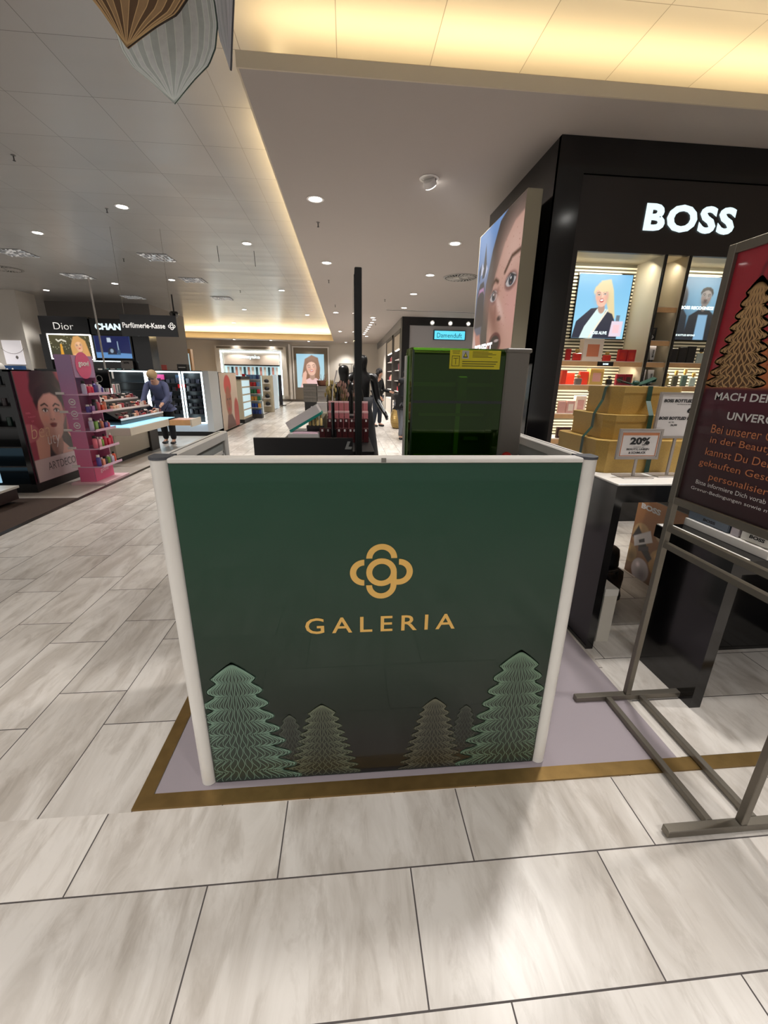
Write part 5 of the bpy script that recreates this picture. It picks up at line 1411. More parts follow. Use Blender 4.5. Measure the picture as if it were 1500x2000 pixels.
s = bx('header_panel', mat('lilac_panel', c(166, 132, 168), .5), t, -3.60, 5.80, 1.39, -3.435, 6.25, 1.66)
m = MB(); m.lathe([(.165, 0), (.165, .004)], -3.435, 6.02, 1.54, 32, Matrix.Rotation(PI / 2, 3, 'Y')); m.build('round_badge', mat('badge_pink', c(212, 88, 130), .5), s)
text_mb('goovi', (-3.430, 5.91, 1.515), Y, Z, w=.23, h=.085, bold=.03).build('lettering', M_wtext, s)
m = MB()
for z_ in (1.09, .94, .79): strip_arc(m, (-3.53, 5.789, z_), X, Z, -Y, 0, 0, .030, .042, 0, 2 * PI, 0, .001, 20); m.box(-3.548, 5.7885, z_ - .012, -3.512, 5.789, z_ + .012).box(-3.565, 5.7885, z_ - .068, -3.495, 5.789, z_ - .060)
m.build('round_icons', M_wtext, t)
SHZ = [1.185, .955, .72, .485, .24]
for z_ in SHZ:
    sh = bx('shelf', mat('shelf_lilac', c(214, 176, 200), .5), t, -3.60, 5.78, z_ - .012, -3.30, 6.27, z_)
    bx('shelf_lip', mat('shelf_lilac', (0, 0, 0)), sh, -3.305, 5.78, z_, -3.30, 6.27, z_ + .02)
    bx('shelf_wing', M_white, sh, -3.70, 5.775, z_ - .004, -3.60, 5.79, z_ + .025)
PC = [c(214, 50, 84), c(236, 120, 140), c(90, 80, 160), c(232, 150, 120), c(60, 60, 70), c(140, 190, 90), c(200, 196, 220), c(232, 96, 60), c(176, 130, 200), c(240, 176, 190)]
names5 = ('top', 'second', 'third', 'fourth', 'lowest')
for si, z_ in enumerate(SHZ):
    for k in range(6):
        y_ = 5.83 + k * .076; h_ = random.uniform(.09, .17); ci = (si * 3 + k * 7 + si * k) % len(PC)
        if si == 0: ci = (6, 0, 0, 2, 6, 2)[k]
        if si == 1: ci = (2, 8, 4, 1, 7, 3)[k]
        if si == 3: ci = (1, 9, 5, 0, 0, 0)[k]
        q = thing('cosmetics_bottle', '%s bottle from the left on the %s shelf of the pink tower' % (ORD[k], names5[si]), 'bottle', (-3.37, y_, z_ + .001), 'bottles in the pink tower')
        mm = mat('tower_item_%d' % ci, PC[ci], .35)
        if k % 3 == 1: bx('bottle_body', mm, q, -3.405, y_ - .030, z_ + .001, -3.345, y_ + .030, z_ + h_ * .8, bev=.004)
        else: MB().lathe([(.024, 0), (.028, .01), (.028, h_ * .7), (.012, h_ * .8)], -3.375, y_, z_ + .001, 12).build('bottle_body', mm, q, smooth='auto')
        MB().cyl(-3.375, y_, z_ + h_ * .8, z_ + h_, .011 if k % 2 else .02, 10).build('cap', (M_white, M_blackm)[(k + si) % 3 == 0], q)

# make-up counter
t = thing('makeup_counter', 'pale make-up counter with glowing blue top and black tiered tester rack', 'counter', (-4.5, 8.0, 0))
M_cnt = mat('cream_counter', c(190, 182, 168), .5)
bx('counter_body', M_cnt, t, -4.85, 7.24, .08, -3.88, 8.8, .5); bx('plinth', M_blackm, t, -4.83, 7.26, 0, -3.9, 8.78, .08)
bx('side_post', mat('dark_bronze', (0, 0, 0)), t, -3.88, 8.45, 0, -3.84, 8.8, .5)
bx('desk_block', M_cnt, t, -4.85, 6.95, .5, -3.45, 8.45, .622, bev=.004)
bx('glowing_top', mat('blue_glow_top', c(150, 210, 236), .4, emit=c(150, 214, 244), es=.55), t, -4.83, 6.97, .622, -3.47, 8.8, .630)
d = bx('drawer', M_wood, t, -3.45, 8.46, .50, -3.05, 8.95, .60); bx('drawer_front', M_cnt, d, -3.05, 8.44, .475, -3.02, 8.98, .62); bx('drawer_contents', mat('tester_mix', c(176, 120, 90), .5, noise=.4, nscale=40), d, -3.43, 8.49, .60, -3.08, 8.92, .606)
m = MB()
TI = [(-3.75, .72), (-3.98, .86), (-4.2, 1.0)]
m.add([(-3.75, 7.3, .63), (-3.75, 7.3, .70), (-4.35, 7.3, 1.08), (-4.82, 7.3, 1.08), (-4.82, 7.3, .63), (-3.75, 8.95, .63), (-3.75, 8.95, .70), (-4.35, 8.95, 1.08), (-4.82, 8.95, 1.08), (-4.82, 8.95, .63)],
      [(0, 1, 2, 3, 4), (9, 8, 7, 6, 5), (0, 5, 6, 1), (1, 6, 7, 2), (2, 7, 8, 3), (3, 8, 9, 4), (4, 9, 5, 0)])
m.build('tester_rack', M_black, t)
for x, z_ in TI:
    q = bx('tier', M_blackm, t, x - .24, 7.3, z_ - .03, x, 8.95, z_); bx('tier_edge', mat('white_tier_edge', c(226, 214, 212), .4), q, x, 7.3, z_ - .02, x + .012, 8.95, z_ + .012)
bx('brand_board', M_black, t, -4.9, 7.28, 1.22, -3.80, 7.32, 1.50); text_mb('ARTDECO', (-4.56, 7.279, 1.31), X, Z, w=.66, h=.11, bold=-.01).build('lettering', M_grey, t)
bx('board_post', M_blackm, t, -4.8, 7.28, 1.08, -4.74, 7.32, 1.22)
TC = [c(150, 30, 40), c(214, 170, 140), c(60, 30, 34), c(224, 206, 196), c(90, 40, 44), c(196, 120, 100), c(30, 28, 30)]
mi = [mat('tester_%d' % k, v, .35) for k, v in enumerate(TC)]
for ti, (x, z_) in enumerate(TI):
    for k in range(17):
        y_ = 7.36 + k * .094
        for r_ in (0, 1):
            mm = mi[(k * 3 + ti * 2 + r_ * 5 + (k * k) % 5) % 7]
            h_ = random.uniform(.03, .09)
            tag(bx('tester', mm, None, x - .06 - r_ * .1, y_, z_ + .001, x - .015 - r_ * .1, y_ + .07, z_ + h_, bev=.006), 'small make-up tester on the %s tier of the black rack' % ('lowest', 'middle', 'upper')[ti], 'tester', 'make-up testers, %s tier' % ('lowest', 'middle', 'upper')[ti])
for k in range(8):
    y_ = 7.55 + k * .16
    q = thing('brush_card', '%s striped pink and white carded item on top of the tester rack' % ORD[k], 'carded item', (-4.42, y_, 1.08), 'carded items on the tester rack')
    bx('card', M_paper, q, -4.43, y_, 1.081, -4.41, y_ + .10, 1.26); bx('stripe', (PK, KB, R3)[k % 3], q, -4.409, y_ + .03, 1.1, -4.405, y_ + .07, 1.24)
for k, z_ in ((0, 0), (1, 0)):
    pass
# lit black make-up cabinets
t = thing('makeup_cabinet', 'black make-up cabinet row outlined by white light tubes', 'cabinet', (-4.3, 10.9, 0))
M_cab = mat('cabinet_back', c(24, 34, 40), .3)
bx('cabinet_body', M_cab, t, -5.6, 10.95, .3, -3.42, 11.35, 1.52); bx('toe_panel', mat('white_toe', c(190, 206, 222), .4), t, -5.6, 10.62, .11, -3.28, 11.3, .3); bx('plinth', M_blackm, t, -5.55, 10.66, 0, -3.34, 11.2, .11)
bx('side_cheek', mat('silver_cheek', c(190, 196, 200), .4), t, -3.42, 10.6, .11, -3.27, 11.35, 1.54)
bx('top_board', M_cab, t, -5.6, 10.6, 1.52, -3.42, 11.35, 1.54)
for xa, xb in ((-5.55, -4.72), (-4.70, -3.93), (-3.89, -3.43)):
    m = MB(); w_ = .025
    m.box(xa, 10.60, .33, xa + w_, 10.63, 1.51).box(xb - w_, 10.60, .33, xb, 10.63, 1.51).box(xa, 10.60, 1.49, xb, 10.63, 1.51 + .005).box(xa, 10.60, .31, xb, 10.63, .335)
    m.build('light_tube', M_led, t)
    for k in range(5): bx('shelf', M_blackm, t, xa + .03, 10.68, .52 + k * .18, xb - .03, 10.95, .53 + k * .18)
area('cabinet_light', (-4.4, 10.62, 1.47), (math.radians(-20), 0, 0), 2, .03, 12, (.8, .93, 1))
for j, (x, col, lb) in enumerate([(-4.62, c(214, 70, 140), 'small pink lit picture in the black cabinet beside the stooping person'), (-4.15, c(60, 84, 110), 'small dark portrait card in the black cabinet')]):
    q = tag(bx('shelf_card', mat('card_%d' % j, col, .5, emit=col, es=.5), None, x, 10.90, 1.26, x + .2, 10.93, 1.44), lb, 'picture')
q = tag(bx('shelf_card', mat('card_red', c(206, 30, 36), .5, emit=c(206, 30, 36), es=.4), None, -4.12, 10.90, 1.07, -3.95, 10.93, 1.22), 'bright red card with black print in the black cabinet', 'picture')
for si in range(5):
    for k in range(11):
        x = -4.66 + k * .115
        if -3.97 < x < -3.86: continue
        h_ = random.uniform(.05, .12)
        tag(bx('compact', mat('compact_%d' % ((k + si) % 4), (c(26, 26, 30), c(150, 110, 80), c(40, 40, 48), c(170, 176, 186))[(k * 2 + si) % 4], .25), None, x, 10.74, .531 + si * .18, x + .08, 10.82, .53 + si * .18 + h_), 'small dark cosmetics pack on the %s shelf of the lit black cabinet' % ('lowest', 'second', 'third', 'fourth', 'top')[si], 'cosmetics pack', 'packs in the lit cabinet, %s shelf' % ('lowest', 'second', 'third', 'fourth', 'top')[si])
t = thing('headwrap_poster', 'narrow end panel with poster of a woman in red headwrap beside lit cabinets', 'poster', (-3.2, 11.9, 0))
bx('panel_body', M_black, t, -3.42, 11.36, .02, -3.26, 13.1, 1.52)
P = Paint(1.72, 1.48, 70, c(196, 178, 160))
P.ell(.42, .66, .20, .17, c(190, 66, 60), .02); P.ell(.42, .42, .17, .24, c(150, 88, 62), .02); P.poly([(.2, 0), (.30, .22), (.55, .22), (.7, .1), (1.0, .3), (1.0, 0)], c(96, 52, 40), .02); P.ell(.86, .20, .16, .26, c(170, 60, 50), .03)
P.ell(.36, .46, .04, .012, (.02, .02, .02), .01); P.ell(.49, .46, .04, .012, (.02, .02, .02), .01); P.ell(.42, .30, .07, .03, c(170, 40, 50), .01); P.ell(.42, .39, .03, .05, c(120, 66, 46), 2, .6)
P.build('printed_sheet', (-3.2595, 11.37, .03), Y, Z, paintmat('panel_print', rough=.4), t)
# items standing on the cabinets
q = thing('counter_sign', 'small grey discount card standing on the far lit counter', 'sign', (-5.12, 10.7, 1.54)); bx('card', mat('sign_grey', c(130, 124, 120), .5), q, -5.26, 10.70, 1.56, -5.0, 10.71, 1.74); text_mb('20%', (-5.2, 10.695, 1.67), X, Z, w=.13, h=.04, bold=.04).build('lettering', M_ink, q); bx('card_foot', M_grey, q, -5.2, 10.68, 1.541, -5.06, 10.76, 1.56)
q = thing('counter_sign', 'small red card standing on the lit cabinet row', 'sign', (-4.33, 10.8, 1.54)); bx('card', mat('coral_card', c(206, 92, 84), .5), q, -4.40, 10.80, 1.541, -4.28, 10.81, 1.66)
q = thing('display_box', 'small dark box standing on the lit cabinet row near its right end', 'box', (-3.9, 10.8, 1.54)); bx('box_body', M_dark, q, -4.02, 10.75, 1.541, -3.80, 10.95, 1.68); bx('white_strip', M_wtext, q, -3.99, 10.745, 1.60, -3.83, 10.75, 1.62)

# cream tower, red rack and further stands along the walkway edge
t = thing('display_tower', 'cream perfume display tower with lit niches on both edges', 'display stand', (-3.55, 14.1, 0))
bx('tower_body', M_beige, t, -3.9, 13.6, .12, -3.25, 14.8, 1.33); bx('plinth', M_blackm, t, -3.88, 13.62, 0, -3.24, 14.78, .12)
bx('crown', M_blackm, t, -3.9, 13.58, 1.33, -3.24, 14.82, 1.42)
for k in range(4):
    s = bx('niche', mat('blue_niche', c(150, 190, 206), .4, emit=(.75, .93, 1), es=.5), t, -3.86, 13.592, .30 + k * .27, -3.68, 13.6, .50 + k * .27)
    bx('niche_item', (R3, PK, GD, KB)[k], s, -3.80, 13.585, .31 + k * .27, -3.74, 13.592, .40 + k * .27)
for k in range(5): bx('niche', mat('blue_niche', (0, 0, 0)), t, -3.25, 13.68, .2 + k * .23, -3.242, 14.7, .38 + k * .23); 
t = thing('product_rack', 'tall rack with a bright red side panel filled with coloured packs', 'display stand', (-3.3, 15.8, 0))
bx('side_panel', mat('bright_red_panel', c(196, 24, 30), .4), t, -3.60, 15.3, .05, -3.50, 15.36, 1.50)
bx('rack_back', mat('pale_rack', c(170, 190, 200), .5), t, -3.50, 15.5, .02, -3.02, 15.56, 1.48)
bx('base', M_dark, t, -3.6, 15.3, 0, -3.02, 15.6, .15)
for k in range(5): bx('shelf', M_white, t, -3.50, 15.3, .36 + k * .24, -3.02, 15.5, .37 + k * .24)
CC = [c(40, 60, 120), c(40, 70, 150), c(206, 150, 70), c(40, 120, 80), c(206, 50, 60), c(110, 150, 200)]
for si in range(6):
    for k in range(4):
        z0 = .151 if si == 0 else .371 + (si - 1) * .24
        tag(bx('rack_pack', mat('rack_%d' % ((si + (k > 2)) % 6), CC[(si + (k > 2)) % 6], .4), None, -3.47 + k * .11, 15.36, z0, -3.385 + k * .11, 15.45, z0 + .14), '%s coloured pack on the %s shelf of the red-sided rack' % (ORD[k], ORD[si]), 'pack', 'packs in the red-sided rack')
for j, (x0, x1, y_, z1, lb) in enumerate([(-3.46, -3.06, 18.0, 1.46, 'pale open stand with dark bags beyond the red-sided rack'), (-3.5, -3.2, 20.2, 1.5, 'slim white glowing stand beyond the pale open stand')]):
    t = thing('display_stand', lb, 'display stand', ((x0 + x1) / 2, y_ + .2, 0))
    bx('stand_back', M_beige if j == 0 else mat('cool_white_stand', c(200, 214, 224), .4, emit=(.8, .93, 1), es=.35), t, x0, y_, 0, x1, y_ + .3, z1)
    if j == 0:
        m = MB()
        for k in range(4): m.box(x0 + .05, y_ - .12, .25 + k * .3, x1 - .08, y_, .27 + k * .3)
        m.build('shelf', M_white, t)
        for k in range(4): MB().ball((x0 + x1) / 2, y_ - .06, .35 + k * .3, .10, .05, .075, 12, 8).build('dark_bag', M_blackm, t, smooth=True)
t = thing('display_figure', 'dark slim banner stand at the far end of the walkway edge', 'banner', (-3.35, 22, 0))
bx('banner', mat('dark_banner', c(50, 50, 56), .5), t, -3.42, 22, .05, -3.25, 22.02, 1.5); bx('foot', M_grey, t, -3.6, 21.9, 0, -3.1, 22.15, .05)

# big dark column block and its two lit black portals
st('pillar_left', mat('pillar_grey', c(128, 122, 118), .8), -9.9, 15.9, 0, -6.6, 19.0, U - .001)
t = thing('shop_portal', 'far black cosmetics portal with two lettered headers and two lit pictures', 'shop unit', (-7.3, 14.3, 0))
bx('header', M_black, t, -8.98, 14.0, 2.52, -7.62, 14.3, 3.02); bx('header', M_black, t, -7.58, 14.02, 2.55, -5.9, 14.3, 2.99)
bx('upright', M_black, t, -9.05, 14.0, 0, -8.86, 14.3, 2.52); bx('upright', M_black, t, -7.62, 14.0, 0, -7.57, 14.3, 2.52); bx('upright', M_black, t, -6.38, 13.9, 0, -5.9, 14.4, 2.55)
bx('back_panel', M_blackm, t, -8.86, 14.2, 0, -6.38, 14.25, 2.52)
text_mb('Dior', (-8.6, 13.995, 2.66), X, Z, w=.56, h=.19, bold=-.005).build('lettering', M_wtext, t)
text_mb('CHANEL', (-7.45, 14.01, 2.68), X, Z, w=1.0, h=.18, bold=.05).build('lettering', M_lit, t, label='glowing white letters')
P = Paint(1.15, .66, 80, c(44, 44, 34))
P.grad(c(60, 60, 46), c(80, 74, 44)); 
for k in range(40): P.ell(P.rng.uniform(0, 1), P.rng.uniform(.2, .57), .008, .008, c(226, 220, 180), .006, 0, .8)
P.poly([(.52, 0), (.50, .3), (.60, .54), (.72, .56), (.88, .44), (.95, .1), (.95, 0)], c(214, 160, 96), .02); P.face(.70, .32, .12, c(232, 180, 140), c(214, 160, 96), c(190, 70, 70), tilt=.15); P.poly([(.5, 0), (.55, .12), (.7, .16), (.85, .1), (.9, 0)], c(230, 170, 126), .02)
P.poly([(.22, 0), (.25, .35), (.29, .36), (.31, 0)], c(226, 160, 50), .01)
P.line([(.18, .46), (.22, .42), (.30, .46), (.4, .42)], .03, c(236, 230, 210), .01)
q = thing('wall_screen', 'lit golden picture of a blonde woman under the left header', 'screen', (-8.2, 13.95, 1.8))
bx('screen_body', M_ledw, q, -8.83, 13.97, 1.83, -7.60, 13.99, 2.54); P.build('screen_picture', (-8.79, 13.965, 1.85), X, Z, paintmat('screen_glow_c', emission=1.0), q)
P = Paint(1.02, .62, 70, c(20, 30, 84))
P.grad(c(100, 150, 206), c(100, 150, 206)); P.poly([(0, .16), (1, .13), (1, 1), (0, 1)], c(18, 28, 80), .01)
P.poly([(.32, .10), (.36, .26), (.44, .30), (.54, .26), (.6, .1)], c(30, 34, 50), .01); P.poly([(.36, .44), (.47, .44), (.46, .56), (.36, .56)], c(200, 214, 230), .01); P.ell(.45, .2, .05, .06, c(150, 170, 190), .01, 0, .6)
P.poly([(.6, .1), (.61, .24), (.68, .24), (.69, .1)], c(50, 80, 110), .01); P.line([(.645, .24), (.64, .46)], .02, c(170, 196, 216), .01)
q = thing('wall_screen', 'lit blue picture of dark cosmetics bottles under the right header', 'screen', (-7.0, 13.95, 1.8))
bx('screen_body', M_black, q, -7.56, 13.97, 1.87, -6.46, 13.99, 2.53); P.build('screen_picture', (-7.52, 13.965, 1.89), X, Z, paintmat('screen_glow_d', emission=.9), q)
q = thing('lit_shelf', 'glowing counter shelf with small cosmetics under the blue picture', 'shelf', (-7.0, 13.8, 1.45)); bx('shelf_board', M_led, q, -7.5, 13.7, 1.78, -6.42, 13.72, 1.80); bx('shelf_body', M_black, q, -7.5, 13.72, 0, -6.42, 13.9, 1.80)
for k in range(6): tag(bx('shelf_item', (M_white, mat('teal_glass', c(120, 180, 180), .2))[k % 2], None, -7.4 + k * .18, 13.66, 1.3, -7.3 + k * .18, 13.715, 1.58), '%s pale article in the row below the glowing shelf' % ORD[k], 'article', 'pale articles under the glowing shelf')
# hanging till sign
t = thing('hanging_sign', 'black hanging till sign with white lettering and clover emblem', 'sign', (-3.37, 8.0, 2.07))
bx('sign_board', M_black, t, -3.83, 8.0, 2.067, -2.905, 8.03, 2.405)
text_mb('Parfümerie-Kasse', (-3.80, 7.999, 2.195), X, Z, w=.70, h=.085, bold=.02).build('lettering', M_wtext, t)
m = MB(); knot(m, (-2.99, 7.999, 2.235), X, Z, -Y, .062); m.build('emblem', M_wtext, t)
for x in (-3.75, -2.98): MB().tube([(x, 8.015, 2.405), (x, 8.015, U)], .002, 5).build('hanging_wire', M_steel, t)
# left background
t = thing('necklace_poster', 'white poster of a necklace on a grey pillar at the far left', 'poster', (-9.9, 14.2, 1.6))
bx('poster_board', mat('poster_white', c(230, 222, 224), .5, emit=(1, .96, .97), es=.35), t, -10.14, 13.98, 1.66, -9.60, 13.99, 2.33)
m = MB(); strip_arc(m, (-9.87, 13.979, 2.15), X, Z, -Y, 0, .2, .385, .397, PI * 1.2, PI * 1.8, 0, .001); m.build('chain_print', M_grey, t); m = MB(); m.lathe([(0, 0), (.04, 0)], -9.80, 13.978, 1.86, 12, Matrix.Rotation(PI / 2, 3, 'X')); m.ball(-9.80, 13.978, 1.86, .035, .002, .05, 10, 6); m.build('pendant_print', M_grey, t)
st('pillar_far_left', M_wall, -10.6, 14.0, 0, -9.45, 14.8, U - .001)
st('wall_back_left', M_wall, -18, 20.0, 0, -8.2, 20.1, U - .001)
t = thing('blue_stand', 'low blue lit stand with white blossoms below the necklace poster', 'display stand', (-9.85, 13.8, 0)); bx('stand_body', mat('blue_stand', c(30, 70, 120), .5), t, -10.1, 13.7, .0, -9.6, 13.95, 1.62)
m = MB()
for k in range(7): m.ball(-10.0 + k * .05, 13.69, 1.45 + .07 * math.sin(k * 2), .03, .01, .03, 8, 6)
m.build('blossoms', M_wtext, t)
for k, (x0, x1) in enumerate(((-15.5, -13.2), (-13.0, -10.9))):
    t = thing('wall_case', '%s dark jewellery wall case at the far left background' % ('farther', 'nearer')[k], 'display case', ((x0 + x1) / 2, 19.8, 0), 'background wall cases'); bx('case_body', mat('dark_bronze', (0, 0, 0)), t, x0, 19.6, 0, x1, 19.98, 2.3); bx('lit_niche', mat('warm_niche', c(206, 150, 110), .5, emit=(1, .75, .5), es=.4), t, x0 + .2, 19.59, 1.2, x1 - .2, 19.6, 2.0)
for k, x in enumerate((-8.1, -7.62)):
    t = thing('wall_case', '%s oak-framed lit case seen above the make-up cabinets' % ('left', 'right')[k], 'display case', (x, 21.7, 0), 'oak-framed cases'); bx('case_frame', M_wood, t, x - .28, 21.5, 0, x + .28, 21.8, 2.6); bx('lit_back', mat('blue_lit_back', (0, 0, 0)), t, x - .2, 21.49, .6, x + .2, 21.5, 2.4)

# ================================================================== people and mannequins
def skin(name, V, E_, R_, m, parent, sub=2):
    me = bpy.data.meshes.new(name)
    o0 = wloc(parent)
    me.from_pydata([tuple(Vector(v) - o0) for v in V], E_, [])
    o = bpy.data.objects.new(name, me); COL.objects.link(o); o.parent = parent
    md = o.modifiers.new('skin', 'SKIN'); md.use_smooth_shade = True; md.branch_smoothing = .3
    for i, r in enumerate(R_):
        r = r if isinstance(r, tuple) else (r, r)
        me.skin_vertices[0].data[i].radius = r
    me.skin_vertices[0].data[0].use_root = True
    o.modifiers.new('sub', 'SUBSURF').levels = sub; o.modifiers['sub'].render_levels = sub
    me.materials.append(m)
    return o
def figure(name, label, cat, pos, heading, H, lean=0.0, head_tilt=0.0, arms=((.25, -.1), (.25, -.1)), skin_c=c(206, 160, 136), top=c(20, 20, 24), legs=c(50, 56, 70), hair=c(40, 28, 24), long_hair=False, coat=False, beanie=False, step=.06, glasses=False, mannequin=False, hood=False):
    t = thing(name, label, cat, pos)
    ch, sh = math.cos(heading), math.sin(heading)
    px, py, pz = pos
    def Wp(p):            # local: x right, y forward(-) , z up ; figure faces local -y
        x, y, z = p[0] * H, p[1] * H, p[2] * H
        return (px + x * ch - y * sh, py + x * sh + y * ch, pz + z)
    def up(p):            # bend the upper body about the hips
        x, y, z = p; dz, dy = z - .52, y
        return (x, dy * math.cos(lean) - dz * math.sin(lean), .52 + dz * math.cos(lean) + dy * math.sin(lean) * 0)
    sm = mat('skin_' + str(int(skin_c[0] * 999)), skin_c, .5) if not mannequin else mat('mannequin_black', c(16, 16, 17), .35)
    B = {}
    B['pel'] = (0, 0, .52); B['wai'] = up((0, 0, .60)); B['che'] = up((0, -.005, .71)); B['nb'] = up((0, 0, .815)); B['nk'] = up((0, -.008, .85))
    hd = up((0, -.02, .90)); hy = -math.sin(lean + head_tilt); hz = math.cos(lean + head_tilt)
    B['hd'] = hd; B['ht'] = (0, hd[1] + hy * .055, hd[2] + hz * .055)
    V = ['pel', 'wai', 'che', 'nb', 'nk', 'hd', 'ht']; rad = {'pel': (.075, .06), 'wai': (.065, .05), 'che': (.082, .058), 'nb': (.04, .035), 'nk': .030, 'hd': (.046, .054), 'ht': (.036, .044)}
    ed = [('pel', 'wai'), ('wai', 'che'), ('che', 'nb'), ('nb', 'nk'), ('nk', 'hd'), ('hd', 'ht')]
    for s, nm, (el, fw) in ((-1, 'L', arms[0]), (1, 'R', arms[1])):
        B['sh' + nm] = up((s * .105, 0, .79))
        shp = B['sh' + nm]
        B['el' + nm] = (shp[0] + s * .03, shp[1] - math.sin(el) * .17, shp[2] - math.cos(el) * .17)
        e_ = B['el' + nm]; a2 = el + fw
        B['wr' + nm] = (e_[0] - s * .01, e_[1] - math.sin(a2) * .145, e_[2] - math.cos(a2) * .145)
        w = B['wr' + nm]; dy, dz = -math.sin(a2), -math.cos(a2)
        B['pa' + nm] = (w[0], w[1] + dy * .035, w[2] + dz * .035)
        V += [k + nm for k in ('sh', 'el', 'wr', 'pa')]; rad.update({'sh' + nm: .036, 'el' + nm: .025, 'wr' + nm: .016, 'pa' + nm: (.022, .012)})
        ed += [('nb', 'sh' + nm), ('sh' + nm, 'el' + nm), ('el' + nm, 'wr' + nm), ('wr' + nm, 'pa' + nm)]
        for f in range(5):
            k1, k2 = 'f%d' % f + nm, 'g%d' % f + nm
            off = (f - 1.5) * .010 if f < 4 else -.022
            L1, L2 = ((.022, .020), (.026, .024), (.024, .022), (.018, .016), (.014, .014))[f]
            base = B['pa' + nm] if f < 4 else w
            # fingers spread across the palm (local x is thickness when the arm hangs)
            B[k1] = (base[0] - s * .004, base[1] + dy * L1 + off * dz * -1, base[2] + dz * L1 + off * dy)
            B[k2] = (B[k1][0] - s * .006, B[k1][1] + dy * L2, B[k1][2] + dz * L2)
            V += [k1, k2]; rad[k1] = .0052; rad[k2] = .0042
            ed += [('pa' + nm, k1), (k1, k2)]
        B['hi' + nm] = (s * .05, 0, .49); B['kn' + nm] = (s * .055, -.01 - s * step * .5, .275); B['an' + nm] = (s * .055, .012 - s * step, .045); B['to' + nm] = (s * .06, -.075 - s * step, .018)
        V += [k + nm for k in ('hi', 'kn', 'an', 'to')]; rad.update({'hi' + nm: .055, 'kn' + nm: .035, 'an' + nm: .022, 'to' + nm: (.022, .014)})
        ed += [('pel', 'hi' + nm), ('hi' + nm, 'kn' + nm), ('kn' + nm, 'an' + nm), ('an' + nm, 'to' + nm)]
    ix = {k: i for i, k in enumerate(V)}
    R_ = lambda v, s=1: tuple(q * H * s for q in v) if isinstance(v, tuple) else v * H * s
    body = skin('body', [Wp(B[k]) for k in V], [(ix[a], ix[b]) for a, b in ed], [R_(rad[k]) for k in V], sm, t)
    if mannequin: return t, B, Wp
    def garment(nm, keys, edges, k_, m, extra={}):
        i2 = {k: i for i, k in enumerate(keys)}
        rr_ = [R_(extra.get(k, rad[k]), k_) for k in keys]
        return skin(nm, [Wp(B[k]) for k in keys], [(i2[a], i2[b]) for a, b in edges], rr_, m, t)
    B['hem'] = (0, .005, .40 if coat else .475)
    tm = mat('cloth_' + str(int(sum(top) * 4999)), top, .85); lm = mat('cloth_' + str(int(sum(legs) * 4999)), legs, .85)
    ks = ['pel', 'hem', 'wai', 'che', 'nb', 'shL', 'elL', 'wrL', 'shR', 'elR', 'wrR']
    rad['hem'] = (.09, .075)
    garment('jacket', ks, [('pel', 'hem'), ('pel', 'wai'), ('wai', 'che'), ('che', 'nb'), ('nb', 'shL'), ('shL', 'elL'), ('elL', 'wrL'), ('nb', 'shR'), ('shR', 'elR'), ('elR', 'wrR')], 1.22, tm, {'nb': (.05, .045), 'wrL': .020, 'wrR': .020, 'pel': (.088, .072)})
    ks = ['pel', 'hiL', 'knL', 'anL', 'hiR', 'knR', 'anR']
    garment('trousers', ks, [('pel', 'hiL'), ('hiL', 'knL'), ('knL', 'anL'), ('pel', 'hiR'), ('hiR', 'knR'), ('knR', 'anR')], 1.15, lm, {'anL': .032, 'anR': .032, 'knL': .04, 'knR': .04})
    for nm in 'LR':
        B['he' + nm] = (B['an' + nm][0], B['an' + nm][1] + .02, .02); rad['he' + nm] = (.024, .02); rad['to2' + nm] = (.027, .018)
        B['to2' + nm] = (B['to' + nm][0], B['to' + nm][1] - .012, .018)
        garment('shoe', ['he' + nm, 'to2' + nm], [('he' + nm, 'to2' + nm)], 1.05, mat('shoe_black', c(22, 22, 24), .5))
    hm = mat('hair_' + str(int(sum(hair) * 999)), hair, .7)
    h0, h1 = Vector(B['hd']), Vector(B['ht'])
    back = Vector((0, .018, .0))
    m = MB(); cpt = Vector(Wp(tuple(h0 * .35 + h1 * .65 + back)))
    m.ball(cpt.x, cpt.y, cpt.z, .058 * H, .060 * H, .058 * H, 18, 12)
    if long_hair:
        for s in (-1, 0, 1):
            m.tube([Wp(tuple(h1 + Vector((s * .03, .015, 0)))), Wp(tuple(h0 + Vector((s * .042, .02, -.02)))), Wp(tuple(Vector(B['nb']) + Vector((s * .045, .03, -.02)))), Wp(tuple(Vector(B['che']) + Vector((s * .05, .05 if s == 0 else .02, 0))))], [.03 * H, .032 * H, .028 * H, .012 * H], 10)
    m.build('hair', hm, t, smooth=True)
    if hood:
        m = MB(); p = Wp(tuple(Vector(B['nb']) + Vector((0, .03, .02)))); m.ball(*p, .075 * H, .06 * H, .045 * H, 16, 10); m.build('hood', tm, t, smooth=True)
    # face features
    fd = Vector((0, -math.cos(lean + head_tilt), -math.sin(lean + head_tilt)))
    uu_ = (h1 - h0).normalized()
    for s in (-1, 1):
        e = h0 + fd * .050 + uu_ * .02 + Vector((s * .017, 0, 0)); p = Wp(tuple(e)); MB().ball(*p, .006 * H, .006 * H, .005 * H, 8, 6).build('eye', M_ink, t, smooth=True)
        e = h0 + uu_ * .012 + Vector((s * .048, 0, 0)); p = Wp(tuple(e)); MB().ball(*p, .007 * H, .010 * H, .016 * H, 8, 6).build('ear', sm, t, smooth=True)
    p0, p1 = Wp(tuple(h0 + fd * .05 + uu_ * .02)), Wp(tuple(h0 + fd * .066 - uu_ * .004)); MB().tube([p0, p1], [.004 * H, .008 * H], 8).build('nose', sm, t, smooth=True)
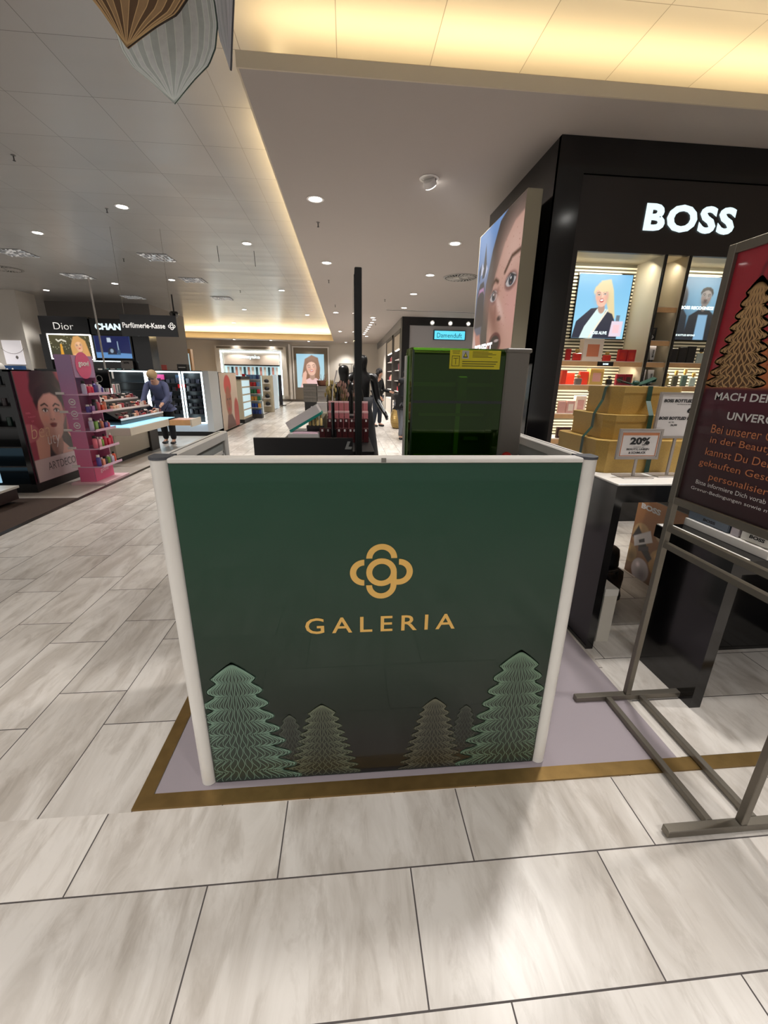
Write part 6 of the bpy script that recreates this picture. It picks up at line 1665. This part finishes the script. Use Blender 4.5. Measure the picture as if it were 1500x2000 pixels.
    p0, p1 = Wp(tuple(h0 + fd * .052 - uu_ * .022 + Vector((-.014, 0, 0)))), Wp(tuple(h0 + fd * .052 - uu_ * .022 + Vector((.014, 0, 0)))); MB().tube([p0, p1], .0035 * H, 6).build('mouth', mat('lip', c(150, 84, 76), .5), t)
    if glasses:
        q0, q1 = Wp(tuple(h0 + fd * .057 + uu_ * .02 + Vector((-.036, 0, 0)))), Wp(tuple(h0 + fd * .057 + uu_ * .02 + Vector((.036, 0, 0)))); MB().tube([q0, q1], .006 * H, 6).build('glasses', M_ink, t)
    return t, B, Wp
figure('person', 'person with short fair hair and blue-grey jumper stooping over the make-up counter', 'person', (-3.88, 9.42, 0), math.radians(0), 1.68, lean=.62, head_tilt=.1, arms=((.5, .5), (.45, .7)), top=c(82, 88, 122), legs=c(24, 24, 28), hair=c(170, 142, 104), glasses=True, step=.02)
figure('person', 'person with long dark hair in black coat looking down in the aisle', 'person', (.93, 12.95, 0), math.radians(55), 1.74, lean=.06, head_tilt=.25, arms=((.15, .6), (.2, 1.2)), top=c(16, 16, 18), legs=c(40, 46, 58), hair=c(26, 20, 20), long_hair=True, coat=True, step=.03)
figure('person', 'person in black hooded jacket and grey trousers standing beside the green machine', 'person', (1.34, 10.2, 0), math.radians(120), 1.66, lean=.12, head_tilt=.45, arms=((.2, .3), (.25, .4)), top=c(14, 14, 18), legs=c(92, 94, 100), hair=c(16, 14, 14), hood=True, coat=False, step=.05)
figure('person', 'person in black jacket standing behind the pink product tower', 'person', (-5.52, 9.1, 0), math.radians(170), 1.76, arms=((.15, .2), (.15, .2)), top=c(16, 15, 17), legs=c(30, 30, 34), hair=c(22, 18, 16), long_hair=False, head_tilt=.1, step=.02)
figure('person', 'white-haired person behind the black gondola at the far left edge', 'person', (-5.2, 6.95, 0), math.radians(80), 1.60, head_tilt=.2, arms=((.2, .3), (.2, .3)), top=c(120, 96, 92), legs=c(60, 56, 60), hair=c(206, 202, 196), step=.02)
# mannequins
t, B, Wp = figure('mannequin', 'black featureless mannequin with bare jointed arm to the right of the screen column', 'mannequin', (.20, 5.9, 0), math.radians(25), 1.83, arms=((.2, .2), (.1, .9)), mannequin=True)
p = Wp(B['shR']); MB().ball(*p, .06, .06, .06).build('shoulder_joint', M_dark, t, smooth=True)
m = MB(); q0 = Wp(tuple(Vector(B['pel']))); m.lathe([(.26, .0), (.25, .3), (.19, .75), (.15, .95), (.17, 1.1)], q0[0], q0[1], .09, 18); m.build('dress', mat('black_drape', c(18, 18, 24), .7), t, smooth=True)
MB().tube([Wp(tuple(Vector(B['elR']))), Wp(tuple(Vector(B['wrR'])))], .028, 10).build('chrome_forearm', mat('chrome_arm', c(90, 90, 96), .25, metal=.7), t)
bx('base_plate', M_blackm, t, .0, 5.7, 0, .45, 6.15, .02)
t, B, Wp = figure('mannequin', 'black featureless mannequin half hidden to the left of the screen column', 'mannequin', (.0, 5.5, 0), math.radians(-20), 1.68, arms=((.1, .2), (.1, .3)), mannequin=True, lean=.1)
bx('base_plate', M_blackm, t, -.2, 5.3, 0, .2, 5.68, .02)
